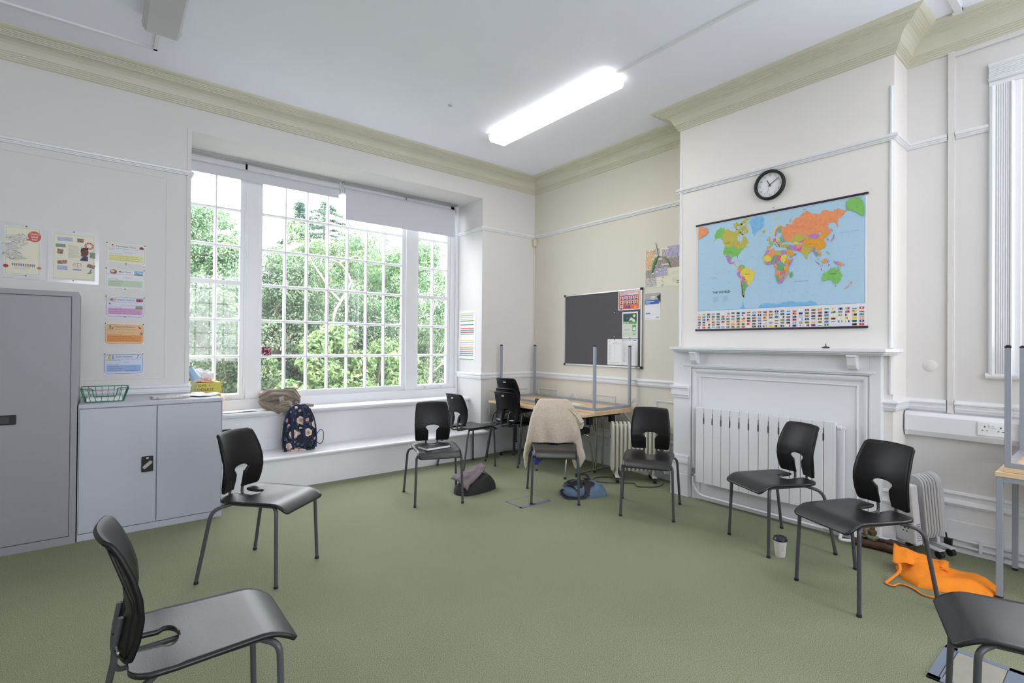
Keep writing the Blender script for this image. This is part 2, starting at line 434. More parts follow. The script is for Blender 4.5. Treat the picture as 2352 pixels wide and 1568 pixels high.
# cornice
prof = [(0, 3.418), (.010, 3.418), (.014, 3.422), (.014, 3.432), (.020, 3.433), (.020, 3.445), (.027, 3.446), (.027, 3.458), (.034, 3.459), (.034, 3.470), (.042, 3.472), (.046, 3.486),
        (.050, 3.498), (.060, 3.518), (.078, 3.534), (.100, 3.544), (.122, 3.548), (.128, 3.548), (.128, 3.556), (.138, 3.557), (.138, 3.564), (.150, 3.565), (.150, 3.572), (.162, 3.573), (.162, 3.580), (.176, 3.581), (.188, 3.585), (.200, 3.592), (.205, 3.60), (0, 3.60)]
c = MB(); c.sweep([(X0, 0), (0, 0), (0, CY1), (CB, CY1), (CB, CY0), (0, CY0), (0, Y0)], prof, caps=False)
c.build('trim_1', CORNICE, smooth_angle=0.3)['kind'] = 'structure'
# picture rail
pr = [(0, 2.868), (.010, 2.868), (.024, 2.862), (.030, 2.852), (.028, 2.842), (.018, 2.838), (.018, 2.830), (.012, 2.829), (.012, 2.820), (0, 2.818)]
c = MB(); c.sweep([(X0, 0), (WX0, 0)], pr); c.sweep([(WX0 + .002, 0.004), (WX0 + .002, 0.55)], [(d * .7, z) for d, z in pr])
c.sweep([(WX1, 0.56), (WX1, 0), (0, 0), (0, CY1), (CB, CY1), (CB, CY0), (0, CY0), (0, -4.335)], pr)
c.sweep([(0, -4.38), (0, -4.548)], pr)
c.build('trim_2', GLOSS)['kind'] = 'structure'
# dado rail
dr = [(0, 1.022), (.012, 1.022), (.030, 1.012), (.036, 1.004), (.034, .994), (.022, .990), (.022, .972), (.026, .970), (.026, .962), (.018, .960), (.018, .948), (.010, .940), (0, .938)]
c = MB(); c.sweep([(X0, 0), (WX0, 0)], dr); c.sweep([(WX0, 0.0), (WX0, 0.5)], [(d * .6, z) for d, z in dr])
c.sweep([(WX1, 0.58), (WX1, 0), (0, 0), (0, CY1), (CB, CY1), (CB, CY1 - .075)], dr)
c.sweep([(CB, -3.995), (CB, CY0), (0, CY0), (0, -4.335)], dr); c.sweep([(0, -4.38), (0, Y0)], dr)
c.build('trim_3', GLOSS)['kind'] = 'structure'
# tall moulded skirting
sk = [(0, .405), (.010, .405), (.022, .398), (.026, .388), (.018, .378), (.018, .352), (.030, .344), (.040, .326), (.034, .310), (.022, .304), (.022, .208), (.028, .206), (.028, .0), (0, 0)]
c = MB()
c.sweep([(-0.862, -0.004), (-0.862, -0.003), (-0.86, 0), (0, 0), (0, CY1), (CB, CY1), (CB, CY1 - .06)], sk)
c.sweep([(CB, -4.045), (CB, CY0), (0, CY0), (0, Y0)], sk); c.sweep([(X0, Y0), (X0, 0), (-4.02, 0)], sk)
c.build('baseboard_right', GLOSS)['kind'] = 'structure'

# applied mouldings on the lower corner wall: rectangles and diamonds
def frame_ring(mb, pts, o, u, v, nrm, wd=.022, h=.010):
    """mitred moulding round a polygon pts (a,b)"""
    n = len(pts); P = [Vector(p) for p in pts]; inn = []
    for i in range(n):
        d1 = (P[i] - P[i - 1]).normalized(); d2 = (P[(i + 1) % n] - P[i]).normalized()
        n1 = Vector((-d1.y, d1.x)); n2 = Vector((-d2.y, d2.x)); inn.append((n1 + n2) / (1 + n1.dot(n2)))
    o, u, v, nrm = map(Vector, (o, u, v, nrm))
    pr = [(0, 0), (0, h * .7), (wd * .25, h), (wd * .45, h * .5), (wd * .7, h * .7), (wd, h * .2), (wd, 0)]
    K = len(pr); vs = []
    for i in range(n):
        for d, hh in pr:
            q = P[i] + inn[i] * d; vs.append(o + u * q.x + v * q.y + nrm * hh)
    fs = [(i * K + k, i * K + k + 1, ((i + 1) % n) * K + k + 1, ((i + 1) % n) * K + k) for i in range(n) for k in range(K - 1)]
    mb.add(vs, fs)
c = MB()
rc = lambda a, b, z0=.475, z1=.805: [(a, z0), (b, z0), (b, z1), (a, z1)]
dm = lambda a, r=.165: [(a, .64 - r), (a + r, .64), (a, .64 + r), (a - r, .64)]
for poly in (rc(.10, .49), dm(.755, .158), rc(1.045, 1.425), dm(1.69), rc(1.97, 2.36)):
    frame_ring(c, poly, (0, 0, 0), (0, -1, 0), (0, 0, 1), (-1, 0, 0))
for poly in (rc(-.748, -.60), dm(-.43, .158), rc(-.27, -.107)):
    frame_ring(c, poly, (0, 0, 0), (1, 0, 0), (0, 0, 1), (0, -1, 0))
frame_ring(c, [(-4.15 - .55, 1.07), (-4.15, 1.07), (-4.15, 2.77), (-6.2, 2.77), (-6.2, 1.07)], (0, 0, 0), (1, 0, 0), (0, 0, 1), (0, -1, 0), wd=.010, h=.003)
# thin bead framing the recess opening and the corner beads of the chimney breast
for (a, b, z0, z1) in ((WX0 - .03, WX0, 1.03, 3.2125), (WX1, WX1 + .03, 1.09, 3.2125)):
    c.box(a, b, -.006, .002, z0, z1)
c.box(WX0 - .03, WX1 + .03, -.006, .002, 3.2125, 3.242)
c.build('trim_4', WHITE_WALL)['kind'] = 'structure'
c = MB()
for y in (CY0 + .014, CY1 - .014):
    c.tube([(CB - .001, y, 1.38), (CB - .001, y, 3.20)], .012, 10); c.tube([(CB - .001, y, 1.06), (CB - .001, y, 1.33)], .012, 10)
c.build('trim_5', GLOSS)['kind'] = 'structure'

# ------------------------------------------------------------------ window seat below the window
s = MB()
s.box(-4.02, -.862, -.12, .30, 0, .272)
s.sweep([(-4.03, -.12), (-.862, -.12)], [(0, .268), (.006, .268), (.010, .274), (.006, .280), (.016, .281), (.026, .288), (.030, .298), (.026, .309), (.014, .314), (0, .315), (-.42, .315), (-.42, .268)])
s.box(-3.98, WX1, .28, .60, .20, .65)
s.sweep([(-3.98, .26), (WX1 + .028, .26)], [(0, .654), (.004, .654), (.008, .660), (.004, .666), (.012, .667), (.018, .674), (.020, .684), (.016, .694), (.008, .699), (0, .70), (-.34, .70), (-.34, .654)])
s.box(WX0, WX1, .55, .62, .69, .80)
s.box(WX0, WX1, .538, .56, .785, .80)
s.build('window_seat', GLOSS); s_o = bpy.data.objects['window_seat']; tag(s_o, kind='structure'); s_o.name = 'trim_6'

# ------------------------------------------------------------------ windows
YW = 0.60; ZB, ZT = .862, 3.10; RH = (ZT - ZB) / 6
def window(n, gx0, gx1, cols, sash):
    win = thing('window_%d' % n, None, None, ((gx0 + gx1) / 2, YW, ZB), kind='structure')
    st = .045
    f = MB()
    f.box(gx0 - st, gx0, YW - .02, YW + .03, ZB - .055, ZT + .05); f.box(gx1, gx1 + st, YW - .02, YW + .03, ZB - .055, ZT + .05)
    f.box(gx0, gx1, YW - .02, YW + .03, ZB - .06, ZB); f.box(gx0, gx1, YW - .02, YW + .03, ZT, ZT + .05)
    if sash:
        f.box(gx0 - .01, gx1 + .01, YW - .032, YW + .03, ZB + 3 * RH - .020, ZB + 3 * RH + .022)
        f.box(gx0 - st, gx1 + st, YW - .032, YW - .018, ZB - .06, ZB - .008)
    f.build('sash_frame', GLOSS, win, world=True, bevel=.003)
    g = MB(); hb = .0155
    for k in range(1, cols):
        x = gx0 + (gx1 - gx0) * k / cols
        g.prism([(-hb, 0), (-hb * .4, -.0235), (hb * .4, -.0235), (hb, 0), (hb, .0185), (-hb, .0185)], (x, YW, ZB), (1, 0, 0), (0, 1, 0), (0, 0, ZT - ZB))
    for k in range(1, 6):
        if sash and k == 3: continue
        z = ZB + RH * k
        g.prism([(-hb, 0), (-hb * .4, -.022), (hb * .4, -.022), (hb, 0), (hb, .02), (-hb, .02)], (gx0, YW, z), (0, 0, 1), (0, 1, 0), (gx1 - gx0, 0, 0))
    g.build('glazing_bars', GLOSS, win, world=True)
    p = MB(); p.box(gx0, gx1, YW + .006, YW + .008, ZB, ZT); p.build('glass_pane', GLASS, win, world=True)
    if sash:
        for fx in (0.22, 0.78):
            x = gx0 + (gx1 - gx0) * fx
            h = MB(); h.tube(bend([(x - .012, YW - .045, ZB - .020), (x - .012, YW - .050, ZB - .045), (x, YW - .058, ZB - .058), (x + .012, YW - .050, ZB - .045), (x + .012, YW - .045, ZB - .020)], .01), .0035, 8)
            h.box(x - .014, x + .014, YW - .042, YW - .034, ZB - .03, ZB - .012)
            h.build('sash_lift', GLOSS, win, world=True)
    return win
window(1, -3.92, -3.487, 2, True)
window(2, -3.278, -1.683, 7, False)
window(3, -1.452, -1.030, 2, True)
t = MB()   # box mullions, jamb linings, head and sill rail
for a, b in ((-3.405, -3.345), (-1.612, -1.525)):
    t.box(a - .025, b + .025, YW - .05, YW + .05, .80, 3.212)
t.box(-3.45, -3.315, YW - .03, YW + .05, .80, 3.212); t.box(-1.648, -1.49, YW - .03, YW + .05, .80, 3.212)
t.box(WX0, -3.965, YW - .03, YW + .05, .80, 3.212); t.box(-.985, WX1, YW - .03, YW + .05, .80, 3.212)
t.box(-.915, WX1, YW - .06, YW + .05, .80, 3.212)
t.box(WX0, WX1, YW - .03, YW + .05, 3.15, 3.212); t.box(WX0, WX1, YW - .029, YW + .06, .70, .8035)
t.box(WX0, WX1, YW + .08, YW + .25, .76, .80)
t.build('trim_7', GLOSS, bevel=.003)['kind'] = 'structure'

# side window with fluted architrave
a = MB()
prof = [(0, 0), (0, .018), (.008, .030), (.020, .034), (.030, .026), (.036, .018)] + [(.036 + .011 * k + d, h) for k in range(6) for d, h in ((0, .018), (.003, .024), (.008, .024), (.011, .018))] + [(.104, .030), (.112, .034), (.120, .028), (.124, .010), (.150, .008), (.155, .0)]
def arch_side(mb, y, z0, z1, sgn):
    n = len(prof)
    vs = [(-h, y - sgn * d, z) for z in (z0, z1) for d, h in prof]
    mb.add(vs, [(k, k + 1, n + k + 1, n + k) for k in range(n - 1)] + [tuple(range(n)), tuple(range(n, 2 * n))])
arch_side(a, -4.548, 1.21, 3.105, 1); arch_side(a, -6.0, 1.21, 3.105, -1)
n = len(prof); vs = [(-h, y, 3.26 - d) for y in (-4.548, -6.0) for d, h in prof]
a.add(vs, [(k, k + 1, n + k + 1, n + k) for k in range(n - 1)])
a.build('trim_8', GLOSS)['kind'] = 'structure'
a = MB(); a.tube([(-.012, -4.535, 1.200), (-.012, -6.02, 1.200)], .020, 14); a.box(-.02, 0.2, -5.98, -4.60, 1.185, 1.215)
a.build('trim_9', GLOSS)['kind'] = 'structure'
def plain_window(n, p0, p1, z0, z1, cols, rows, axis):
    win = thing('window_%d' % n, None, None, (p0[0], p0[1], z0), kind='structure')
    f = MB(); g = MB(); w_ = .03
    L = (Vector(p1) - Vector(p0)); ln = L.length; u = L.normalized(); u3 = Vector((u.x, u.y, 0)); nn = Vector((-u.y, u.x, 0)); o = Vector((p0[0], p0[1], 0))
    for k in range(cols + 1):
        q = w_ if k in (0, cols) else .012
        f.obox(o + u3 * (ln * k / cols) + Vector((0, 0, (z0 + z1) / 2)), u3 * q, nn * .02, (0, 0, (z1 - z0) / 2))
    for k in range(rows + 1):
        q = w_ if k in (0, rows) else .012
        f.obox(o + u3 * ln / 2 + Vector((0, 0, z0 + (z1 - z0) * k / rows)), u3 * ln / 2, nn * .02, (0, 0, q))
    f.build('sash_frame', GLOSS, win, world=True)
    g.obox(o + u3 * ln / 2 + Vector((0, 0, (z0 + z1) / 2)), u3 * ln / 2, nn * .001, (0, 0, (z1 - z0) / 2)); g.build('glass_pane', GLASS, win, world=True)
plain_window(4, (.15, -5.75), (.15, -4.80), 1.20, 3.15, 3, 6, 'y')
plain_window(5, (-5.2, Y0 - .1), (-3.3, Y0 - .1), .85, 3.15, 6, 6, 'x')  # added unseen rear window, lets in fill daylight
plain_window(6, (-3.1, Y0 - .1), (-1.2, Y0 - .1), .85, 3.15, 6, 6, 'x')  # second added rear window for fill, also out of view

# ------------------------------------------------------------------ fireplace surround
fs = thing('fireplace_surround', 'white painted fireplace surround with a boarded-in hearth and bracketed shelf', 'fireplace', (CB, -3.27, 0))
b = MB()
XS = -.372
b.box(XS, CB, -2.60, -2.435 + .012, 0, 1.335); b.box(XS, CB, -4.055, -3.985, 0, 1.335); b.box(XS, CB, -3.985, -2.60, 1.183, 1.335)
b.box(-.345, CB, -3.985, -2.60, 0, 1.183)
b.box(XS - .012, CB, -4.02, -2.53, 1.196, 1.212)
b.build('surround_frame', GLOSS, fs, world=True, bevel=.003)
b = MB()   # bolection moulding of the boarded panel
def bolection(mb, ya, yb, z1, xw):
    pr = [(0, 0), (.006, .014), (.020, .022), (.034, .018), (.050, .006), (.068, .004), (.078, .010), (.084, .004), (.084, 0)]
    K = len(pr); rows = []
    for (y, z, sy, sz) in ((ya, 0, -1, 0), (ya, z1, -1, -1), (yb, z1, 1, -1), (yb, 0, 1, 0)):
        rows.append([(xw - h, y + sy * d, z + sz * d) for d, h in pr])
    mb.add([q for r in rows for q in r], [(i * K + k, i * K + k + 1, (i + 1) * K + k + 1, (i + 1) * K + k) for i in range(3) for k in range(K - 1)])
bolection(b, -2.60, -3.985, 1.183, -.345)
b.build('panel_moulding', GLOSS, fs, world=True)
b = MB()   # shelf
b.prism([(-2.395, 0), (-4.165, 0), (-4.165, .10), (-4.105, .165), (-2.455, .165), (-2.395, .10)], (CB + .002, 0, 1.348), (0, 1, 0), (-1, 0, 0), (0, 0, .024))
b.prism([(-2.41, 0), (-4.15, 0), (-4.15, .09), (-4.095, .150), (-2.465, .150), (-2.41, .09)], (CB + .002, 0, 1.336), (0, 1, 0), (-1, 0, 0), (0, 0, .012))
b.prism([(-2.43, 0), (-4.13, 0), (-4.13, .085), (-4.08, .130), (-2.48, .130), (-2.43, .085)], (CB + .002, 0, 1.326), (0, 1, 0), (-1, 0, 0), (0, 0, .010))
b.build('mantel_shelf', GLOSS, fs, world=True, bevel=.003)
for yb_ in (-2.66, -3.895):
    b = MB()
    prof_c = [(0, 0), (.085, 0), (.090, -.012), (.072, -.018), (.066, -.045), (.060, -.075), (.045, -.098), (.020, -.110), (0, -.104)]
    b.prism(prof_c, (XS, yb_ - .030, 1.328), (-1, 0, 0), (0, 0, 1), (0, .060, 0))
    b.build('bracket', GLOSS, fs, world=True, bevel=.004)
b = MB()   # plinth and capital blocks of the left pilaster
for nm_, rows_ in (('plinth_moulding', ((0, .205, .018), (.205, .300, .014), (.300, .335, .024), (.335, .372, .012))), ('capital_moulding', ((.925, .99, .016), (.99, 1.015, .026), (.90, .925, .008)))):
    b = MB()
    for z0, z1, e in rows_: b.box(XS - e, CB, -2.585, -2.423 + e, z0, z1)
    b.build(nm_, GLOSS, fs, world=True, bevel=.004)

# radiator standing against the boarded hearth
ra = thing('wall_radiator', 'white sectional radiator with tall flat fins below the mantel shelf', 'radiator', (-.40, -3.245, .16))
n = 14; yw0, yw1 = -2.692, -3.800; pw = (yw0 - yw1) / n
for k in range(n):
    yc = yw0 - pw * (k + .5); hw = pw / 2 - .0022
    b = MB()
    b.box(-.440, -.428, yc - hw, yc + hw, .175, .840); b.box(-.428, -.375, yc - .012, yc + .012, .18, .835)
    b.box(-.420, -.395, yc - hw, yc + hw, .20, .24); b.box(-.420, -.395, yc - hw, yc + hw, .78, .815); b.box(-.386, -.380, yc - hw * .8, yc + hw * .8, .2, .83)
    b.build('section', GLOSS, ra, world=True, bevel=.003)
SLOT_SHADE = mat('slot_shade_grey', (70, 68, 68), .7)  # dark strips painted for the shade in the slots between sections
secs = [c for c in ra.children if c.name.startswith('section')]
for k in range(1, n):
    y = yw0 - pw * k; b = MB()
    b.prism([(-.006, .70), (-.003, .695), (.003, .695), (.006, .70), (.006, .745), (.003, .752), (.001, .79), (-.001, .79), (-.003, .752), (-.006, .745)], (-.4405, y, 0), (0, 1, 0), (0, 0, 1), (.012, 0, 0))
    o = b.build('slot_shadow', SLOT_SHADE, secs[k - 1])
    for v_ in o.data.vertices: v_.co -= ra.location
b = MB(); b.cyl((-.408, -3.802, .80), (-.408, -3.83, .80), .018, 14); b.cyl((-.408, -3.83, .80), (-.408, -3.85, .80), .012, 10); b.box(-.42, -.396, -3.845, -3.83, .12, .80)
b.build('end_valve', GLOSS, ra, world=True)
b = MB(); b.tube(bend([(-.408, -2.69, .225), (-.408, -2.655, .225), (-.408, -2.655, .12), (-.408, -2.72, .055), (-.408, -3.45, .050), (-.408, -3.80, .045)], .05), .010, 10)
b.build('feed_pipe', GLOSS, ra, world=True)
b = MB(); b.cyl((-.408, -2.655, .24), (-.408, -2.655, .285), .013, 12); b.cyl((-.425, -2.655, .225), (-.39, -2.655, .225), .010, 10); b.build('valve_body', CHROME, ra, world=True)
b = MB(); b.cyl((-.42, -3.92, .02), (-.42, -3.92, .13), .034, 18); b.build('pipe_cap', GLOSS, ra, world=True)
# ================================================================== CHAIRS
def merge(mb, d=1e-5):
    """weld coincident points"""
    key = {}; idx = []; nv = []
    for v in mb.v:
        k = (round(v[0], 5), round(v[1], 5), round(v[2], 5))
        if k not in key: key[k] = len(nv); nv.append(v)
        idx.append(key[k])
    nf = []; nm = []; ns = []
    for f, m, s_ in zip(mb.f, mb.m, mb.sm):
        g = []
        for i in f:
            j = idx[i]
            if not g or g[-1] != j: g.append(j)
        if len(g) > 1 and g[0] == g[-1]: g.pop()
        if len(set(g)) >= 3: nf.append(tuple(g)); nm.append(m); ns.append(s_)
    mb.v, mb.f, mb.m, mb.sm = nv, nf, nm, ns
    return mb
def interp(tab, x):
    if x <= tab[0][0]: return tab[0][1]
    for (a, va), (b, vb) in zip(tab, tab[1:]):
        if x <= b: return va + (vb - va) * (x - a) / (b - a)
    return tab[-1][1]
def seat_bm():
    mb = MB()
    xs = [-.158, -.156, -.150, -.142, -.130, -.11, -.085, -.075, -.060, -.050, -.044, -.038, -.033, -.029, -.0268, -.026, -.020, 0, .03, .07, .11, .15, .18, .205, .225, .243, .258, .270, .279, .285]
    def outer(x):
        o = interp([(-.158, .150), (-.156, .162), (-.150, .174), (-.142, .184), (-.130, .193), (-.11, .200), (-.05, .203), (.02, .199), (.15, .191), (.25, .188), (.270, .184), (.280, .176), (.285, .164)], x)
        return o
    def inner(x):
        if x > -.0262: return 0.0
        if x < -.075: return .046 + .010 * max(0, (-.135 - x) / .023)
        if x < -.060: return .046 + .016 * (x + .075) / .015
        return .062 * sqrt(max(0, 1 - ((x + .060) / .034) ** 2))
    def height(x, y):
        z = .458 - .006 * max(0, 1 - (y / .19) ** 2) * max(0, 1 - abs(x - .06) / .18)
        if x > .18: z -= .050 * ((x - .18) / .105) ** 2.0
        if x < -.08: z += .006 * ((-.08 - x) / .08) ** 2
        return z
    for sg in (1, -1):
        def fn(u, v, sg=sg):
            x = xs[min(int(round(v * (len(xs) - 1))), len(xs) - 1)]
            a, b = inner(x), outer(x); y = a + (b - a) * u
            return (x, sg * y, height(x, y))
        mb.grid(fn, 10, len(xs) - 1)
    return merge(mb)
def back_bm():
    mb = MB()
    zs = [.484, .486, .490, .500, .52, .54, .56, .575, .585, .595, .604, .609, .614, .618, .622, .625, .6275, .629, .640, .66, .69, .72, .75, .78, .80, .812, .820, .825, .827]
    def outer(z): return interp([(.484, .138), (.486, .146), (.490, .152), (.500, .156), (.56, .162), (.64, .165), (.70, .162), (.76, .155), (.80, .149), (.815, .147), (.822, .143), (.826, .136), (.827, .131)], z)
    def inner(z):
        if z > .6285: return 0
        if z < .578: return .037
        if z < .607: return .037 + .026 * (z - .578) / .029
        return .063 * sqrt(max(0, 1 - ((z - .607) / .022) ** 2))
    def px(z, y):
        x = interp([(.484, -.172), (.54, -.156), (.60, -.148), (.66, -.153), (.72, -.168), (.78, -.190), (.81, -.205), (.820, -.213), (.827, -.224)], z)
        return x + .030 * (y / .16) ** 2 - .010
    for sg in (1, -1):
        def fn(u, v, sg=sg):
            z = zs[min(int(round(v * (len(zs) - 1))), len(zs) - 1)]
            a, b = inner(z), outer(z); y = a + (b - a) * u
            zz = z + (.006 * (1 - (y / .15) ** 2) if z > .8 else 0) + (.006 * (1 - (y / .15)) if z < .50 else 0) * 0
            return (px(z, y), sg * y, zz)
        mb.grid(fn, 9, len(zs) - 1)
    return merge(mb), px
def make_chair(label, group):
    t = thing('moulded_chair', label, 'chair', group=group)
    o = seat_bm().build('seat', SEATP, t, smooth_angle=.8, solid=.012); o.data.set_sharp_from_angle(angle=1.3)
    bb, px = back_bm(); o = bb.build('backrest', BLACKP, t, smooth_angle=.8, solid=.013); o.data.set_sharp_from_angle(angle=1.3)
    # stiffening rim and clips on the rear face
    b = MB()
    for sg in (1, -1):
        b.tube(bend([(px(.50, .05) - .012, sg * .045, .492), (px(.50, .14) - .012, sg * .142, .495), (px(.64, .155) - .012, sg * .153, .64), (px(.80, .14) - .012, sg * .138, .80), (px(.80, .0) - .010, 0, .808)], .02), .004, 6)
    o = b.build('rear_rim', BLACKP, t)
    for sg in (1, -1):
        b = MB(); b.tube(bend([(px(.5, .1) - .016, sg * .070, .506), (px(.5, .12) - .018, sg * .120, .506), (px(.5, .12) - .018, sg * .130, .516)], .008), .0028, 6)
        b.build('tube_clip', ALU, t)
    b = MB(); b.box(px(.79, 0) - .0155, px(.79, 0) - .0150, -.020, .020, .782, .792); b.build('rear_label', PAPER, t)
    for sg in (1, -1):
        m = MB(); m.tube(bend([(.238, sg * .205, .006), (.226, sg * .193, .425), (.18, sg * .150, .437)], .045), .0105, 12)
        l = m.build('leg', TUBE, t)
        m = MB(); m.cyl((.238, sg * .205, 0), (.2378, sg * .2048, .014), .0125, 14); m.build('foot_cap', BLACK, l)
        m = MB(); m.tube(bend([(-.240, sg * .247, .006), (-.165, sg * .222, .415), (-.09, sg * .150, .437)], .075, 7), .0105, 12)
        l = m.build('leg', TUBE, t)
        m = MB(); m.cyl((-.240, sg * .247, 0), (-.2375, sg * .246, .014), .0125, 14); m.build('foot_cap', BLACK, l)
        m = MB(); m.tube([(.19, sg * .150, .437), (-.10, sg * .150, .437)], .0100, 10); m.box(.05, .10, sg * .11 - .012, sg * .11 + .012, .434, .452)
        m.build('seat_rail', TUBE, t)
        m = MB(); m.tube(bend([(.02, sg * .030, .432), (-.13, sg * .038, .425), (-.188, sg * .050, .428), (-.186, sg * .056, .50), (-.172, sg * .056, .58)], .045, 6), .0085, 12)
        m.build('back_support', TUBE, t)
    m = MB(); m.tube([(.03, -.150, .434), (.03, .150, .434)], .009, 10); m.tube([(.16, -.150, .434), (.16, .150, .434)], .009, 10); m.build('cross_rail', TUBE, t)
    return t
RING = 'black moulded chairs set out in a ring'
STACK = 'stacked black chairs beside the tables'
chair0 = make_chair('black moulded chair with bare seat standing in front of the low grey cupboard', RING)
def chair(x, y, deg, label, group, z=0.0, rot=None):
    return dup(chair0, (x, y, z), radians(deg), label, group, rot)
chair0.location = (-3.785, -1.816, 0); chair0.rotation_euler = (0, 0, radians(-49.2))
chair(-4.328, -3.262, 0.0, 'black moulded chair in the near foreground seen side-on, scuffed seat reflecting daylight', RING)
chair(-2.222, -1.19, -110.7, 'black moulded chair carrying a closed black notebook on its seat', RING)
chair(-1.342, -.408, 3.3, 'black moulded chair turned away against the end of the window seat', RING)
chair(-1.348, -1.829, -131.5, 'black moulded chair draped with a beige cardigan', RING)
chair(-.969, -2.583, -147.9, 'black moulded chair directly in front of the cream oil heater', RING)
chair(-.846, -3.576, 152.9, 'black moulded chair with a takeaway cup by its leg, before the white radiator', RING)
chair(-1.218, -4.186, 154.8, 'black moulded chair in front of the copper valve pipes and grey oil heater', RING)
chair(-2.127, -5.0, 109, 'black moulded chair standing over the metal floor box beside the orange bag', RING)
chair(-.752, -.52, 12, 'black moulded chair at the bottom of the stack by the tables, feet on the carpet', STACK)
chair(-.726, -.512, 12, 'black moulded chair sandwiched in the middle of the stack by the tables', STACK, z=.040)
chair(-.702, -.495, 10, 'black moulded chair raised on top of the stack by the tables', STACK, z=.155)

# padded chair with chrome legs pushed under the table
t = thing('padded_chair', 'black padded chair with slanting chrome legs tucked under the folding table', 'chair', (-.62, -1.245, 0))
m = MB(); m.prism(round_rect(.44, .43, .10), (0, 0, .425), (1, 0, 0), (0, 1, 0), (0, 0, .055)); m.build('seat', mat('black_upholstery', (32, 32, 34), .85, bump=.3, bscale=400), t, bevel=.02)
m = MB()
def pb(u, v):
    y = (u - .5) * .42; z = .50 + v * .30
    e = min(1, sqrt(max(0, 1 - abs(2 * u - 1) ** 4))) * min(1, sqrt(max(0, 1 - abs(2 * v - 1) ** 4)))
    return (-.25 - .05 * v + .04 * (2 * u - 1) ** 2, y, z)
m.grid(pb, 12, 8); m.build('backrest', MATS['black_upholstery'], t, solid=.035, subsurf=1)
for sx, sy in ((1, 1), (1, -1), (-1, 1), (-1, -1)):
    m = MB(); m.tube(bend([(sx * .225, sy * .22, .01), (sx * .16, sy * .19, .405), (sx * .10, sy * .15, .418)], .04), .010, 12); m.cyl((sx * .226, sy * .22, 0), (sx * .224, sy * .219, .02), .013, 12, 1)
    m.build('leg', [CHROME, BLACK], t)
for sg in (1, -1):
    m = MB(); m.tube(bend([(.10, sg * .15, .415), (-.20, sg * .17, .415), (-.27, sg * .17, .60)], .05), .009, 10); m.build('side_rail', CHROME, t)

# ================================================================== TABLES
def make_desk(label, group, L=1.60, W=.60, H=.70):
    t = thing('desk', label, 'table', group=group)
    m = MB(); m.box(-W / 2, W / 2, -L / 2, L / 2, H - .025, H); m.build('tabletop', BEECH, t, bevel=.002)
    for sx in (1, -1):
        for sy in (1, -1):
            x, y = sx * (W / 2 - .017), sy * (L / 2 - .017)
            m = MB(); m.box(x - .0135, x + .0135, y - .0135, y + .0135, .012, H - .026); l = m.build('leg', GREYMET, t, bevel=.002)
            m = MB(); m.box(x - .014, x + .014, y - .014, y + .014, .006, .016); m.cyl((x, y, 0), (x, y, .008), .010, 12); m.build('foot_cap', BLACK, l)
    m = MB(); h0, h1 = H - .052, H - .026; a, b = W / 2 - .017, L / 2 - .017
    for s_ in (1, -1):
        m.box(-a + .0135, a - .0135, s_ * b - .0125, s_ * b + .0125, h0, h1); m.box(s_ * a - .0125, s_ * a + .0125, -b + .0135, b - .0135, h0, h1)
    m.build('frame_rail', GREYMET, t)
    return t
DG = 'beech desks with grey square legs'
d1 = make_desk('beech desk turned upside down on the folding table, grey legs in the air', DG)
d1.location = (-.36, -.895, 1.381); d1.rotation_euler = (pi, 0, 0)
d2 = dup(d1, (-.395, -5.47, 0), 0, 'beech desk standing upright by the wall trunking, carrying an upturned desk', DG)
d3 = dup(d1, (-.375, -5.50, 1.401), 0, 'beech desk lying upturned on another desk by the wall trunking', DG, rot=(pi, 0, 0))

t = thing('folding_table', 'beech topped folding table on chrome trestle legs in the room corner', 'table', (-.435, -.88, 0))
m = MB(); m.box(-.375, .395, -.81, .81, .655, .68); m.build('tabletop', BEECH, t, bevel=.002)
for yy in (-.60, .70):
    m = MB(); m.tube([(-.235, yy, .035), (.335, yy, .035)], .014, 12); m.build('foot_bar', CHROME, t)
    for xx in (.045, .150):
        m = MB(); m.tube([(xx, yy, .03), (xx, yy, .60)], .0125, 12); m.build('leg', CHROME, t)
    m = MB(); m.tube([(-.045, yy, .60), (.265, yy, .60)], .008, 10); m.tube([(-.02, yy, .595), (.045, yy + (.10 if yy < 0 else -.1), .46)], .005, 8); m.tube([(.06, yy, .59), (.13, yy + (.12 if yy < 0 else -.12), .44)], .005, 8)
    m.build('leg_brace', CHROME, t)
    for xx in (-.25, .335):
        m = MB(); m.cyl((xx, yy, .0), (xx, yy, .035), .018, 12); m.build('foot_cap', BLACK, t)
for xx, yy in ((-.085, -.62), (.275, -.62)):
    m = MB(); m.cyl((xx, yy, .535), (xx, yy, .655), .036, 20); m.build('leg_socket', BLACK, t)
m = MB(); m.box(-.36, .37, -.66, -.62, .61, .655); m.box(-.36, .37, .62, .66, .61, .655); m.build('under_rail', BLACK, t)
s = MB(); s.prism([(0, 0), (.20, .02), (.19, .15), (-.01, .13)], (-.42, -1.20, .7065), (0, 1, 0), (1, 0, 0), (0, 0, .0012)); tag(s.build('paper_sheet', PAPER), 'white paper sheet lying inside the frame of the upturned corner desk', 'paper')

